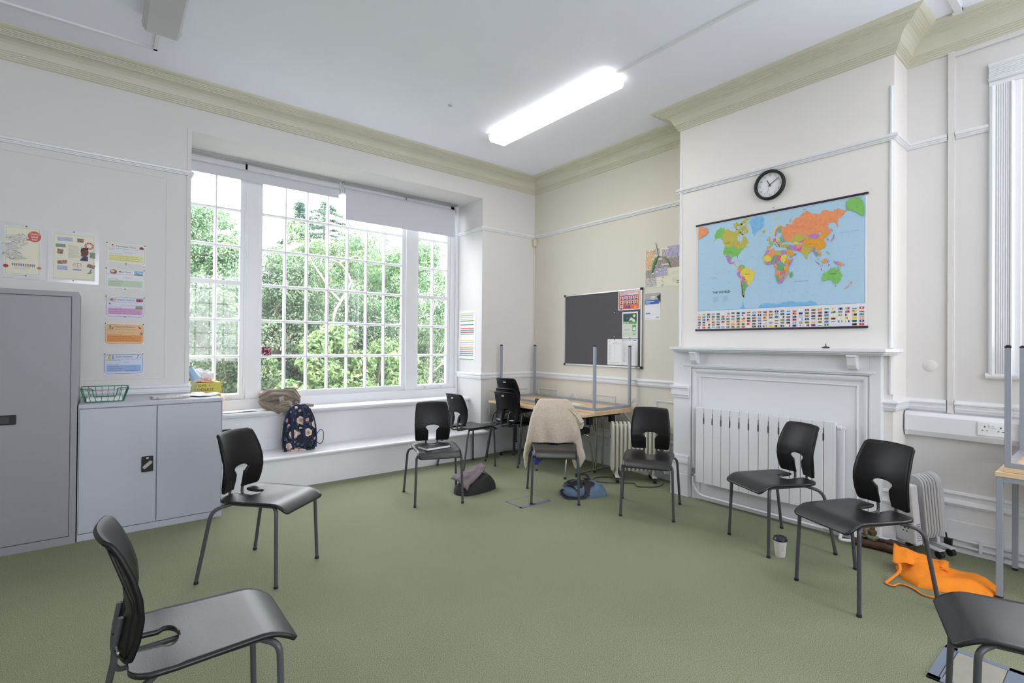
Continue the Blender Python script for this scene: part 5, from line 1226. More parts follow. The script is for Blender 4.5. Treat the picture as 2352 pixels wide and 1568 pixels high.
for i, (c, pts) in enumerate(LAND):
    q = [LL(a, b) for a, b in rough(pts)]
    q = [(min(max(a, .0125), 1.3135), b) for a, b in q]
    s.poly(q, RL[c], 2 + i * .11)
s.poly([(.56, 1.7026)] + [(.56 + .45 * k / 30, 1.725 + .018 * sin(k * .5) * (k % 7) / 7 + .014 * sin(pi * k / 30)) for k in range(1, 30)] + [(1.01, 1.7026)], RL[BL], 2); s.poly([(.40, 1.7026), (.425, 1.73), (.43, 1.77), (.436, 1.74), (.45, 1.7026)], RL[BL], 2)
for k in range(170):   # island dots, soundings and place names too small to read
    x, y = rd.uniform(.03, 1.28), rd.uniform(1.76, 2.42); s.rect(x, y, rd.uniform(.004, .020), .0011, (120, 146, 176), 1.5)
for k in range(40): s.disc(rd.uniform(.37, .46), rd.uniform(2.33, 2.43), rd.uniform(.002, .007), RL[OL], 3.55, 1.5)
for k in range(14): s.disc(rd.uniform(1.02, 1.20), rd.uniform(1.96, 2.02), rd.uniform(.001, .004), RL[PU], 3.4, 1.5)
for a in (-60, -30, 0, 30, 60, 90, 120, 150): s.bar(*LL(a, -76), *LL(a, 0), .0007, (150, 180, 206), 1.4); s.bar(*LL(a, 0), *LL(a, 80), .0007, (150, 180, 206), 1.4)
for b_ in (-40, -23, 0, 23, 45, 66): s.bar(.0125, interp(ZT_, b_), 1.3135, interp(ZT_, b_), .0007, (150, 180, 206), 1.4)
s.text('THE WORLD', .150, 1.850, .029, (40, 44, 60), 3, bold=.012)
for x in (.160, .25): s.lines(x, 1.822, .055, 8, .0070, .0014, (110, 124, 150), 3, int(x * 100))
def spaced(txt, x, y, sz): s.text(' '.join(txt), x, y, sz, (90, 116, 150), 3)
spaced('PACIFIC', .135, 1.992, .010); spaced('OCEAN', .150, 1.980, .010); spaced('INDIAN OCEAN', .840, 1.893, .010); spaced('PACIFIC OCEAN', 1.165, 2.225, .010)
s.text('CANADA', .270, 2.280, .0105, (80, 76, 40), 12); s.text('UNITED STATES', .262, 2.205, .0085, (60, 90, 50), 12); s.text('BRAZIL', .450, 1.990, .011, (90, 80, 40), 12); s.text('AUSTRALIA', 1.085, 1.925, .010, (50, 90, 50), 12); s.text('R  U  S  S  I  A', .855, 2.318, .011, (120, 60, 40), 12); s.text('C H I N A', .930, 2.170, .010, (110, 80, 20), 12)
FC = [(200, 50, 54), (40, 60, 130), (60, 130, 70), (228, 200, 70), (236, 236, 240), (30, 30, 34), (110, 160, 214), (222, 130, 50)]
for r_ in range(6):
    for c_ in range(29):
        if r_ == 5 and c_ in (24, 25, 26): continue
        x = .010 + c_ * .0455; y = 1.659 - r_ * .0235; w_, h_ = .0285, .0155; k = rd.random(); cs = [rd.choice(FC) for _ in range(3)]
        if k < .42: 
            for j in range(3): s.rect(x, y + j * h_ / 3, w_, h_ / 3, cs[j], 1)
        elif k < .66:
            for j in range(3): s.rect(x + j * w_ / 3, y, w_ / 3, h_, cs[j], 1)
        elif k < .82: s.rect(x, y, w_, h_, cs[0], 1); s.disc(x + w_ / 2, y + h_ / 2, h_ * .28, rd.choice(FC[3:5]), 2)
        elif k < .92: s.rect(x, y, w_, h_, cs[0], 1); s.rect(x + w_ * .3, y, w_ * .14, h_, cs[1], 2); s.rect(x, y + h_ * .4, w_, h_ * .22, cs[1], 2)
        else: s.rect(x, y, w_, h_, cs[0], 1); s.rect(x, y + h_ / 2, w_ / 2, h_ / 2, cs[1], 2)
s.done('map_print', t)

# ================================================================== THINGS ON THE CUPBOARD AND SILL
t = thing('wire_tray', 'green wire letter tray with papers on the low cupboard', 'tray', (-4.545, -.36, .940))
GW = mat('green_coated_wire', (28, 116, 82), .35)
x0, x1, y0, y1, zb = -4.655, -4.435, -.48, -.26, .944
m = MB()
def wires(mb, pts, r=.0022): mb.tube(pts, r, 6)
X_0, X_1, Y_0, Y_1, zt = x0 - .025, x1 + .028, y0 - .012, y1 + .015, 1.040
wires(m, [(x0, y0, zb), (x1, y0, zb), (x1, y1, zb), (x0, y1, zb), (x0, y0, zb)], .003)
wires(m, bend([(X_1, Y_0, zt), (X_1, Y_1, zt), (X_0, Y_1, zt), (X_0, Y_0, zt), (X_0 + .065, Y_0, zt), (X_0 + .072, Y_0, zt - .058), (X_1 - .072, Y_0, zt - .058), (X_1 - .065, Y_0, zt), (X_1, Y_0, zt)], .012), .0036)
for k in range(8):
    f = k / 7; a = (x0 + (x1 - x0) * f); A = X_0 + (X_1 - X_0) * f
    dip = .058 if 1 < k < 6 else 0
    wires(m, [(A, Y_0, zt - dip), (a, y0, zb), (a, y1, zb), (A, Y_1, zt)])
for k in range(1, 6):
    f = k / 6; b = y0 + (y1 - y0) * f; B = Y_0 + (Y_1 - Y_0) * f
    wires(m, [(X_0, B, zt), (x0, b, zb), (x1, b, zb), (X_1, B, zt)])
m.build('wire_basket', GW, t, world=True)
m = MB(); m.box(x0 + .008, x1 - .010, y0 + .01, y1 - .01, zb + .003, zb + .022); tag(m.build('paper_stack', PAPER, bevel=.001), 'stack of white papers inside the green wire tray', 'paper')
m = MB()
for k in range(3): m.obox((-4.15 + .004 * k, -.40 + .006 * k, .9448 + .004 * k), (cos(.05 * k) * .118, sin(.05 * k) * .118, 0), (-sin(.05 * k) * .085, cos(.05 * k) * .085, 0), (0, 0, .0019))
m.build('magazine_pile', photo_mat('magazine_cover', [(150, 148, 150), (206, 202, 202), (120, 118, 122)], 20)); tag(bpy.data.objects['magazine_pile'], 'grey magazines lying on the low cupboard', 'magazine')
def loose(name, label, cx, cy, z, w_, h_, a, amp, m_=PAPER, cat='paper'):
    mb = MB()
    def fn(u, v):
        x, y = (u - .5) * w_, (v - .5) * h_
        return (cx + x * cos(a) - y * sin(a), cy + x * sin(a) + y * cos(a), z + amp * (nz(x * 9 + cx * 7, y * 9) * .5 + .5) * (1.2 if u > .5 else .6))
    mb.grid(fn, 12, 10)
    return tag(mb.build(name, m_, solid=.0008), label, cat)
loose('paper_sheet', 'curled white sheets on the low cupboard top near its right end', -3.93, -.33, .942, .20, .26, .5, .022)
loose('paper_sheet', 'white papers spread flat on the shelf beside the coat', -3.56, .33, .702, .36, .12, .04, .012)
t = thing('toolkit_box', 'yellow card box hand lettered TOOLKIT behind the low cupboard', 'box', (-3.79, .42, .70))
YB = mat('yellow_card', (206, 194, 96), .7); YO = mat('golden_card', (222, 176, 60), .7)
m = MB(); m.box(-3.945, -3.685, .32, .50, .702, .905); m.build('box_body', YO, t, world=True, bevel=.002)
m = MB(); m.box(-3.950, -3.680, .316, .504, .905, 1.000); m.build('lid', YB, t, world=True, bevel=.002)
s = Sheet((-3.950, .316, .905), (1, 0, 0), (0, 0, 1), nn); s.text("TOP'S", .060, .058, .030, (70, 62, 40), 1, squeeze=1.1); s.text('TOOLKIT', .045, .018, .034, (70, 62, 40), 1, squeeze=1.12); s.disc(.172, .068, .004, (50, 44, 34), 1); s.disc(.172, -.025, .004, (50, 44, 34), 1); s.disc(.085, -.028, .004, (50, 44, 34), 1); s.done('lettering', t)
def crumple(name, label, c, r, m_, seed, cat='paper', sc=(1, 1, 1), amp=.35, parts=None):
    mb = MB(); n1, n2 = 22, 14
    def fn(u, v):
        th, ph = 2 * pi * u, pi * v; d = Vector((sin(ph) * cos(th), sin(ph) * sin(th), cos(ph)))
        q = r * (1 + amp * nz(d.x * 1.9 + seed, d.y * 1.9, d.z * 1.9) + amp * .5 * nz(d.x * 5 + seed, d.y * 5, d.z * 5))
        return (c[0] + d.x * q * sc[0], c[1] + d.y * q * sc[1], max(c[2] + d.z * q * sc[2], c[2] - r * sc[2] * .8))
    mb.grid(fn, n1, n2, closed_u=True)
    return tag(mb.build(name, m_, smooth_angle=.25), label, cat)
crumple('crumpled_paper', 'crumpled white paper on top of the yellow box, left clump', (-3.872, .41, 1.063), .060, PAPER, 3.1, sc=(1.1, .8, 1.0))
crumple('crumpled_paper', 'crumpled white paper on top of the yellow box, right clump', (-3.785, .41, 1.055), .052, PAPER, 8.4, sc=(1.0, .8, 1.05))
loose('orange_folder', 'orange and red paper folder squashed under the crumpled paper', -3.82, .40, 1.003, .20, .15, .1, .020, mat('orange_card', (236, 120, 60), .6), 'folder')
t = thing('desk_lamp', 'pale blue desk lamp with round head beside the yellow box', 'lamp', (-3.915, .20, .70))
LB = mat('pale_blue_enamel', (150, 176, 204), .35)
m = MB(); m.lathe([(0, 0), (.055, 0), (.055, .012), (0, .016)], (-3.905, .20, .70), n=24); m.build('base', LB, t, world=True)
for dx in (-.010, .012):
    m = MB(); m.tube([(-3.912 + dx, .20, .71), (-3.916 + dx, .20, 1.02)], .004, 8); m.build('arm', LB, t, world=True)
m = MB(); a_, b_ = Vector((-3.948, .215, 1.135)), Vector((-3.900, .160, 1.035)); m.tube([a_, a_ + (b_ - a_) * .35, b_], [.030, .032, .043], 22); m.build('shade', LB, t, world=True)
m = MB(); d_ = (b_ - a_).normalized(); m.tube([b_ + d_ * .001, b_ + d_ * .003], [.037, .037], 22); m.build('lamp_glass', PAPER, t, world=True)

# ================================================================== BAGS, CLOTHES, CUP
# floral backpack on the window seat
BPK = t = thing('backpack', 'navy backpack printed with pink and cream flowers standing on the window seat', 'bag', (-3.03, .10, .315), radians(-8))
FL = flower_mat(); NV = mat('navy_webbing', (34, 44, 84), .8)
def arch_w(z):   # half width against height
    return interp([(0, .140), (.03, .150), (.12, .152), (.22, .142), (.30, .118), (.355, .085), (.385, .045), (.395, .0)], z)
m = MB()
def bp_fn(u, v):
    a = 2 * pi * u; z = .395 * v; hw = arch_w(z); dp = .075 * interp([(0, .85), (.1, 1.05), (.25, 1.0), (.35, .75), (.395, 0)], z)
    ca, sa = cos(a), sin(a); ca = abs(ca) ** .6 * (1 if ca > 0 else -1); sa = abs(sa) ** .6 * (1 if sa > 0 else -1)
    w_ = 1 + .03 * nz(ca * 2, sa * 2, z * 12)
    return (hw * ca * w_, dp * sa * w_ - .02 + .10 * z, z)
m.grid(bp_fn, 40, 26, closed_u=True); m.add([bp_fn(k / 40, 0) for k in range(40)], [tuple(range(40))]); m.build('body', FL, t)
m = MB(); m.tube([(arch_w(z) * sg, -.02 + .10 * z - .052 * (1 - .2 * abs(0)), z + .001) for sg, zs_ in ((-1, [.02, .1, .2, .28, .34, .38]), (1, [.38, .34, .28, .2, .1, .02])) for z in zs_], .006, 8); m.build('piping', NV, t)
m = MB()
def pk(u, v):
    x = (u - .5) * .225; z = .02 + .17 * v; e = (1 - abs(2 * u - 1) ** 4) * (1 - abs(2 * v - 1) ** 5)
    return (x, -.085 - .030 * e + .10 * z * .6, z)
m.grid(pk, 14, 10); m.build('front_pocket', FL, t, solid=.004)
for sg in (-1, 1):
    m = MB(); m.tube(bend([(sg * .035 - .02, -.060, .375), (sg * .055 - .02, -.105, .30), (sg * .050 - .02, -.120, .16), (sg * .052 - .01, -.100, .02)], .05), .012, 10, flat=.30); m.build('shoulder_strap', NV, t)
m = MB(); m.tube(bend([(-.045, .0, .375), (-.050, -.01, .425), (-.005, -.01, .425), (0, .0, .385)], .02), .008, 8, flat=.4); m.build('top_handle', NV, t)
m = MB(); m.tube(bend([(.135, -.05, .10), (.185, -.06, .17), (.215, -.06, .15), (.215, -.06, .07), (.185, -.06, .035), (.14, -.05, .075)], .02), .008, 8, flat=.4); m.build('side_strap', NV, t)
for c_ in BPK.children:
    for v_ in c_.data.vertices: v_.co.z *= 1.17; v_.co.x *= 1.04
# beige coat heaped on the shelf
CO = rib_mat('beige_brown_wool', (138, 128, 115), (120, 108, 96))
t = thing('coat', 'grey-beige knitted coat heaped on the window shelf behind the backpack', 'coat', (-3.12, .36, .70))
def roll(mb, pts, r, seed, flat=.7, folds=7, fa=.22, n=56):
    """a rolled fold of cloth following a path"""
    P = [Vector(p) for p in pts]; N = 48; Q = []
    for k in range(N + 1):
        f = k / N * (len(P) - 1); i = min(int(f), len(P) - 2); g = f - i; Q.append(P[i].lerp(P[i + 1], g * g * (3 - 2 * g)))
    rs = [r * interp([(0, .35), (.08, .8), (.3, 1.05), (.7, 1.0), (.93, .75), (1, .3)], k / N) for k in range(N + 1)]
    vs = []; 
    for k in range(N + 1):
        tdir = (Q[min(k + 1, N)] - Q[max(k - 1, 0)]).normalized(); u_ = tdir.cross(Vector((0, 0, 1))).normalized(); w_ = u_.cross(tdir)
        for j in range(n):
            a = 2 * pi * j / n; rr = rs[k] * (1 + fa * sin(folds * a + seed + 1.5 * sin(k * .135 + seed)) * .6 + fa * nz(cos(a) * 2 + seed, sin(a) * 2, k * .087))
            vs.append(Q[k] + u_ * cos(a) * rr + w_ * sin(a) * rr * flat)
    fs_ = [(k * n + j, k * n + (j + 1) % n, (k + 1) * n + (j + 1) % n, (k + 1) * n + j) for k in range(N) for j in range(n)] + [tuple(range(n)), tuple(range(N * n, N * n + n))]
    mb.add(vs, fs_, 0, True)
m = MB(); roll(m, [(-3.345, .36, .815), (-3.24, .34, .850), (-3.10, .33, .840), (-2.985, .33, .800)], .068, 1.2, .85); roll(m, [(-3.30, .40, .765), (-3.15, .36, .775), (-2.95, .36, .765)], .075, 3.7, .75); roll(m, [(-3.20, .30, .735), (-3.15, .25, .745), (-3.08, .20, .760)], .048, 5.1, .9, 9)
roll(m, [(-3.33, .36, .800), (-3.28, .30, .745), (-3.16, .24, .685)], .042, 2.2, .8); roll(m, [(-3.12, .33, .895), (-3.03, .33, .885), (-2.97, .30, .80)], .040, 6.0, .7, 6)
m.build('folded_body', CO, t, world=True, smooth_angle=1.2)
m = MB(); roll(m, [(-3.215, .27, .70 + .03), (-3.14, .22, .72), (-3.09, .17, .69)], .046, .4, .85, 12, .10); m.build('ribbed_sleeve', CO, t, world=True)
m = MB(); roll(m, [(-3.00, .33, .735), (-2.90, .32, .728), (-2.825, .29, .722)], .030, 7.3, .5); m.build('trailing_sleeve', CO, t, world=True)
m = MB(); m.obox((-3.155, .262, .812), (.022, 0, .006), (0, .004, .004), (-.004, -.008, .020)); m.build('care_label', mat('fabric_label', (190, 180, 172), .8), t, world=True)

# cardigan over the chair back, in the chair's own frame
CD = rib_mat('oatmeal_knit', (196, 182, 166), (170, 158, 140))
ch = [o for o in COL.objects if o.get('label', '').endswith('draped with a beige cardigan')][0]
t = thing('cardigan', 'beige knitted cardigan draped over a black chair back', 'cardigan', ch.location, ch.rotation_euler.z)
def panel(rows, seed, amp=.010, freq=16, nu=26, nv=30):
    """rows: (z, left, right, reach) from the top down"""
    m = MB()
    def fn(u, v):
        f = v * (len(rows) - 1); i = min(int(f), len(rows) - 2); g = f - i; a, b = rows[i], rows[i + 1]
        z, l, r, x = (a[k] + (b[k] - a[k]) * g for k in range(4))
        y = l + (r - l) * u; edge = 1 - abs(2 * u - 1) ** 3
        x += min(amp * v, amp * .8) * (sin(y * freq * 2 + seed + 2 * nz(y * 4, z * 4, seed)) + 1.2 * nz(y * 9, z * 6, seed)) - .030 * (1 - edge)
        return (x, -y if False else y, z + .006 * nz(y * 14, seed, 2) * v)
    m.grid(fn, nu, nv); return m
front = panel([(.862, -.105, .108, -.215), (.858, -.135, .135, -.192), (.835, -.158, .160, -.172), (.79, -.178, .190, -.138), (.70, -.205, .215, -.100), (.60, -.222, .232, -.085), (.54, -.228, .236, -.085), (.50, -.230, .222, -.090), (.470, -.215, .170, -.092)], 1.0)
front.build('back_panel', CD, t, solid=.007)
rear = panel([(.862, -.105, .108, -.225), (.84, -.15, .15, -.250), (.76, -.18, .19, -.240), (.62, -.20, .21, -.225), (.50, -.21, .21, -.225), (.46, -.20, .20, -.225)], 4.0)
rear.build('front_panel', CD, t, solid=.007)
m = panel([(.80, -.178, -.120, -.165), (.70, -.215, -.140, -.125), (.60, -.237, -.150, -.105), (.50, -.254, -.180, -.110), (.40, -.276, -.215, -.135), (.34, -.284, -.240, -.13), (.27, -.276, -.248, -.13), (.222, -.266, -.260, -.13)], 2.0, .006, 30, 8, 26); m.build('hanging_edge', CD, t, solid=.008)
m = panel([(.72, .150, .214, -.130), (.60, .160, .238, -.105), (.50, .165, .256, -.110), (.42, .185, .272, -.135), (.33, .205, .298, -.12), (.27, .235, .268, -.12), (.24, .242, .252, -.12)], 3.0, .007, 30, 10, 22); m.build('hanging_edge', CD, t, solid=.008)
m = panel([(.46, .165, .215, -.20), (.36, .168, .225, -.19), (.28, .180, .226, -.18), (.215, .205, .220, -.17)], 5.0, .005, 30, 8, 16); m.build('hanging_edge', CD, t, solid=.008)
m = MB(); roll(m, [(-.165, .150, .79), (-.145, .205, .73), (-.125, .250, .655), (-.130, .245, .600)], .034, 1.0, .8, 5); m.build('sleeve', CD, t)
# navy jacket under the cardigan
JK = mat('navy_nylon', (38, 42, 96), .5, var=.15, scale=20, bump=.3, bscale=20); JB = mat('royal_blue_lining', (42, 58, 160), .55, var=.1)
t = thing('jacket', 'navy jacket with blue lining hanging from the cardigan draped chair', 'jacket', ch.location, ch.rotation_euler.z)
m = panel([(.80, -.14, .14, -.262), (.62, -.19, .19, -.262), (.45, -.205, .20, -.268), (.33, -.205, .19, -.275)], 2.0); m.build('body', JK, t, solid=.010)
m = panel([(.345, -.205, -.06, -.26), (.31, -.20, -.075, -.24), (.27, -.19, -.11, -.23), (.232, -.175, -.155, -.23)], 2.5, .004, 20, 10, 8); m.build('lining_corner', JB, t, solid=.008)
m = panel([(.345, -.19, -.08, -.232), (.30, -.18, -.105, -.225), (.272, -.17, -.135, -.222)], 2.5, .003, 20, 8, 6); m.build('inner_flap', JK, t, solid=.006)
m = panel([(.345, .13, .19, -.24), (.315, .145, .182, -.235), (.292, .158, .166, -.23)], 2.5, .003, 20, 6, 6); m.build('lining_corner', JB, t, solid=.008)
# black notebook
t = thing('notebook', 'closed black notebook with page edges showing on a chair seat', 'book', (-2.275, -1.262, .4625), radians(4))
m = MB(); m.box(-.118, .118, -.078, .078, .003, .021); m.build('pages', PAPER, t)
m = MB(); m.box(-.124, .124, -.082, .082, .021, .024); m.box(-.124, .124, -.082, .082, 0, .003); m.box(-.124, .124, .079, .083, 0, .024); m.build('cover', mat('black_leatherette', (22, 22, 26), .5, spec=.25), t, bevel=.001)
m = MB(); m.tube(bend([(-.03, .082, .012), (-.035, .06, .030), (.0, .0, .040), (.06, .04, .034), (.05, .084, .014)], .03), .005, 8, flat=.4); m.build('elastic_strap', BLACK, t)

def blob(outline, h, seed, top=None, n=48, rings=16, amp=.10, p=2.4, fold=9):
    """soft bag: outline(angle) -> radius, domed to height h with creases"""
    m = MB(); vs = []
    for j in range(rings + 1):
        f = j / rings
        for k in range(n):
            a = 2 * pi * k / n; R = outline(a)
            # f 0..1 from the bottom rim up over the top
            ro = cos(f * pi / 2) ** (2 / p) if f < 1 else 0; ze = sin(f * pi / 2) ** (2 / p)
            x, y = R * ro * cos(a), R * ro * sin(a); hh = h if top is None else top(x, y) * h
            c_ = amp * (nz(x * fold + seed, y * fold, f * 2) + .5 * nz(x * fold * 2.3, y * fold * 2.3 + seed, f))
            vs.append((x * (1 + c_ * .5), y * (1 + c_ * .5), max(.001, hh * ze * (1 + c_))))
    fs_ = [(j * n + k, j * n + (k + 1) % n, (j + 1) * n + (k + 1) % n, (j + 1) * n + k) for j in range(rings) for k in range(n)] + [tuple(range(n))]
    m.add(vs, fs_, 0, True); return m
def sup(a_, b_, e=3.0): return lambda t_: 1 / ((abs(cos(t_)) / a_) ** e + (abs(sin(t_)) / b_) ** e) ** (1 / e)
# satchel
t = thing('satchel', 'black satchel with a grey-brown flap lying on the carpet behind a chair leg', 'bag', (-1.81, -1.235, 0), radians(8))
BK = mat('black_canvas', (34, 32, 32), .8, var=.2, scale=30, bump=.5, bscale=120); FLP = mat('grey_brown_canvas', (112, 100, 104), .8, var=.12, scale=25, bump=.4, bscale=120)
blob(sup(.225, .125, 2.6), .135, 2.0, top=lambda x, y: 1 + .25 * (x > 0) * x / .2, amp=.13).build('body', BK, t)
m = MB()
def flp(u, v):
    x = -.205 + .36 * u; y = .13 - .23 * v * (1 - .55 * u); z = .158 + .055 * u ** 2.2 + .016 * nz(u * 5, v * 5, 3) - .11 * max(0, v - .45) * (1 - u * .7) - .05 * max(0, .1 - u) * 7
    return (x, y - .02, z)
m.grid(flp, 22, 14); m.build('flap', FLP, t, solid=.006)
m = MB(); m.tube(bend([(.02, .10, .15), (.10, .09, .17), (.19, .05, .13), (.21, -.02, .07)], .04), .010, 8, flat=.3); m.build('strap', BK, t)
m = MB(); m.tube([(-.05, -.108, .045), (.03, -.112, .07), (.12, -.10, .085)], .004, 6); m.build('seam_piping', BLACK, t)
m = MB(); m.box(.112, .128, .085, .092, .155, .172); m.build('buckle', CHROME, t)
# blue tote
t = thing('tote_bag', 'slate blue canvas bag with black straps slumped on the carpet', 'bag', (-1.085, -1.945, 0), radians(-38))
SB = mat('slate_blue_canvas', (96, 118, 142), .8, var=.12, scale=16, bump=.5, bscale=60)
blob(sup(.215, .115, 2.8), .118, 5.0, top=lambda x, y: 1.05 + .6 * x * (x > 0) - .9 * max(0, -x - .05), amp=.16, fold=11).build('body', SB, t)
for i, pts in enumerate(([(-.195, -.05, .06), (-.225, -.09, .05), (-.18, -.155, .012), (-.05, -.165, .010), (.02, -.13, .03), (.0, -.07, .105), (-.04, -.02, .12)], [(-.02, .05, .12), (-.035, .03, .175), (.03, .02, .185), (.06, -.01, .125), (.02, -.02, .125)], [(-.18, .03, .07), (-.12, -.06, .10), (-.05, -.115, .05)])):
    m = MB(); m.tube(bend(pts, .045), .016, 8, flat=.25); m.build('strap', BLACK, t)
for i, (x, y) in enumerate(((-.14, .0), (-.06, -.055), (.03, -.075), (.035, .025))):
    m = MB()
    def pt(u, v, x=x, y=y):
        a = 2 * pi * u; r = v * .042 * (1 + .35 * sin(3 * a + x * 30)); X_, Y_ = x + r * cos(a) * 1.2, y + r * sin(a)
        rr = min(1, sqrt((X_ / .215) ** 2 + (Y_ / .115) ** 2)); return (X_, Y_, .126 * (1 - rr ** 2.8) ** .42 + .016)
    m.grid(pt, 18, 4, closed_u=True); m.build('dark_patch', BLACK, t)
# orange bag
t = thing('tote_bag', 'bright orange cotton bag crumpled on the carpet beside the desk', 'bag', (-.675, -4.445, 0), radians(-80))
OB = mat('orange_cotton', (240, 138, 28), .85, var=.08, scale=12, bump=.6, bscale=30)
m = blob(lambda a: sup(.222, .165, 3.2)(a) * (1 + .06 * sin(3 * a + 1)), .070, 9.0, top=lambda x, y: 1 + .5 * max(0, -x / .2) + .35 * max(0, y / .15), amp=.34, fold=8, p=2.0); m.build('body', OB, t, smooth_angle=.35)
m = MB()
def fo(u, v):
    x = -.235 + .26 * u; y = .10 - .16 * v + .05 * u; z = .062 + .075 * (1 - u) * sin(pi * min(1, v * 1.1)) + .018 * nz(u * 6, v * 6, 1) + .012
    return (x, y, z)
m.grid(fo, 16, 12); m.build('folded_top', OB, t, solid=.005, smooth_angle=.3)
m = MB(); m.tube(bend([(-.21, -.02, .075), (-.19, -.10, .045), (-.235, -.19, .008), (-.255, -.27, .008), (-.215, -.29, .008), (-.195, -.215, .008), (-.12, -.24, .008), (-.08, -.31, .008), (-.02, -.30, .010), (.02, -.22, .02)], .04), .008, 8, flat=.55); m.build('drawstring', OB, t)
m = MB(); m.tube(bend([(-.02, .06, .10), (.01, .0, .115), (-.01, -.05, .10)], .03), .009, 8, flat=.5); m.build('loop_handle', OB, t)
# takeaway cup
t = thing('takeaway_cup', 'white paper takeaway cup with a dark lid standing on the carpet', 'cup', (-1.06, -3.685, 0))
m = MB(); m.lathe([(0, .004), (.0275, .004), (.0285, 0), (.030, .004), (.0405, .108), (.0385, .108)], n=32); m.build('paper_cup', mat('cup_card', (212, 208, 202), .6), t)
m = MB(); m.lathe([(.0415, .104), (.0435, .108), (.0435, .114), (.0400, .117), (.0385, .126), (.0365, .128), (.034, .122), (0, .121)], n=32); m.build('lid', mat('navy_black_lid', (34, 36, 52), .35), t)
s = MB()
for k in range(7): s.box(-.034 + .0 * k, -.0335, -.008, .008, .05 + k * .0055, .052 + k * .0055)
a0 = radians(215)
m = MB()
for k in range(8):
    z = .045 + k * .0052; r = interp([(.004, .030), (.108, .0405)], z) + .0004
    for j in range(5):
        a1 = a0 + j * .09; a2 = a1 + .06; m.add([(r * cos(a1), r * sin(a1), z), (r * cos(a2), r * sin(a2), z), (r * cos(a2), r * sin(a2), z + .0018), (r * cos(a1), r * sin(a1), z + .0018)], [(0, 1, 2, 3)])
m.build('small_print', mat('print_grey', (150, 150, 158), .6), t)
# floor boxes
t = thing('floor_box', 'grey metal framed carpet filled floor box under the cardigan chair', 'floor box', (-1.63, -1.79, 0))
SG = mat('slate_grey_metal', (118, 130, 148), .4, metal=.2)
x0, x1, y0, y1 = -1.797, -1.462, -1.912, -1.682
m = MB(); m.box(x0, x1, y1 - .008, y1, 0, .004); m.box(x0, x0 + .008, y0, y1, 0, .004); m.box(x1 - .008, x1, y0, y1, 0, .004); m.box(x0, x1, y0, y0 + .040, 0, .004); m.build('frame', SG, t, world=True)
m = MB(); m.box(x0 + .008, x1 - .008, y0 + .040, y1 - .008, 0, .003); m.build('carpet_insert', CARPET, t, world=True)
m = MB(); m.box(-1.70, -1.63, y0 + .010, y0 + .030, .004, .0046); m.build('hand_slot', BLACK, t, world=True)
t = thing('floor_box', 'grey framed floor box with beige lid beneath the nearest right-hand chair', 'floor box', (-1.67, -4.78, 0))
x0, x1, y0, y1 = -1.845, -1.495, -4.95, -4.608
m = MB(); m.box(x0, x1, y1 - .045, y1, 0, .008); m.box(x0, x0 + .030, y0, y1, 0, .008); m.box(x1 - .030, x1, y0, y1, 0, .008); m.box(x0, x1, y0, y0 + .13, 0, .008); m.build('frame', SG, t, world=True, bevel=.001)
m = MB(); m.box(x0 + .033, x1 - .033, y0 + .133, y1 - .049, 0, .007); m.build('lid', mat('beige_laminate', (150, 148, 136), .5, var=.06, scale=15), t, world=True)
m = MB(); m.box(x0 + .02, x1 - .02, y1 - .038, y1 - .035, .008, .0086); m.box(x0 + .09, x1 - .15, y0 + .05, y0 + .10, .008, .0086); m.build('slots', BLACK, t, world=True)
t = thing('wall_socket', 'dark socket plate on the window seat riser beside the low cupboard', 'socket', (-3.66, .275, .53))
m = MB(); m.box(-3.80, -3.60, .268, .28, .50, .55); m.build('plate', BLACK, t, world=True)
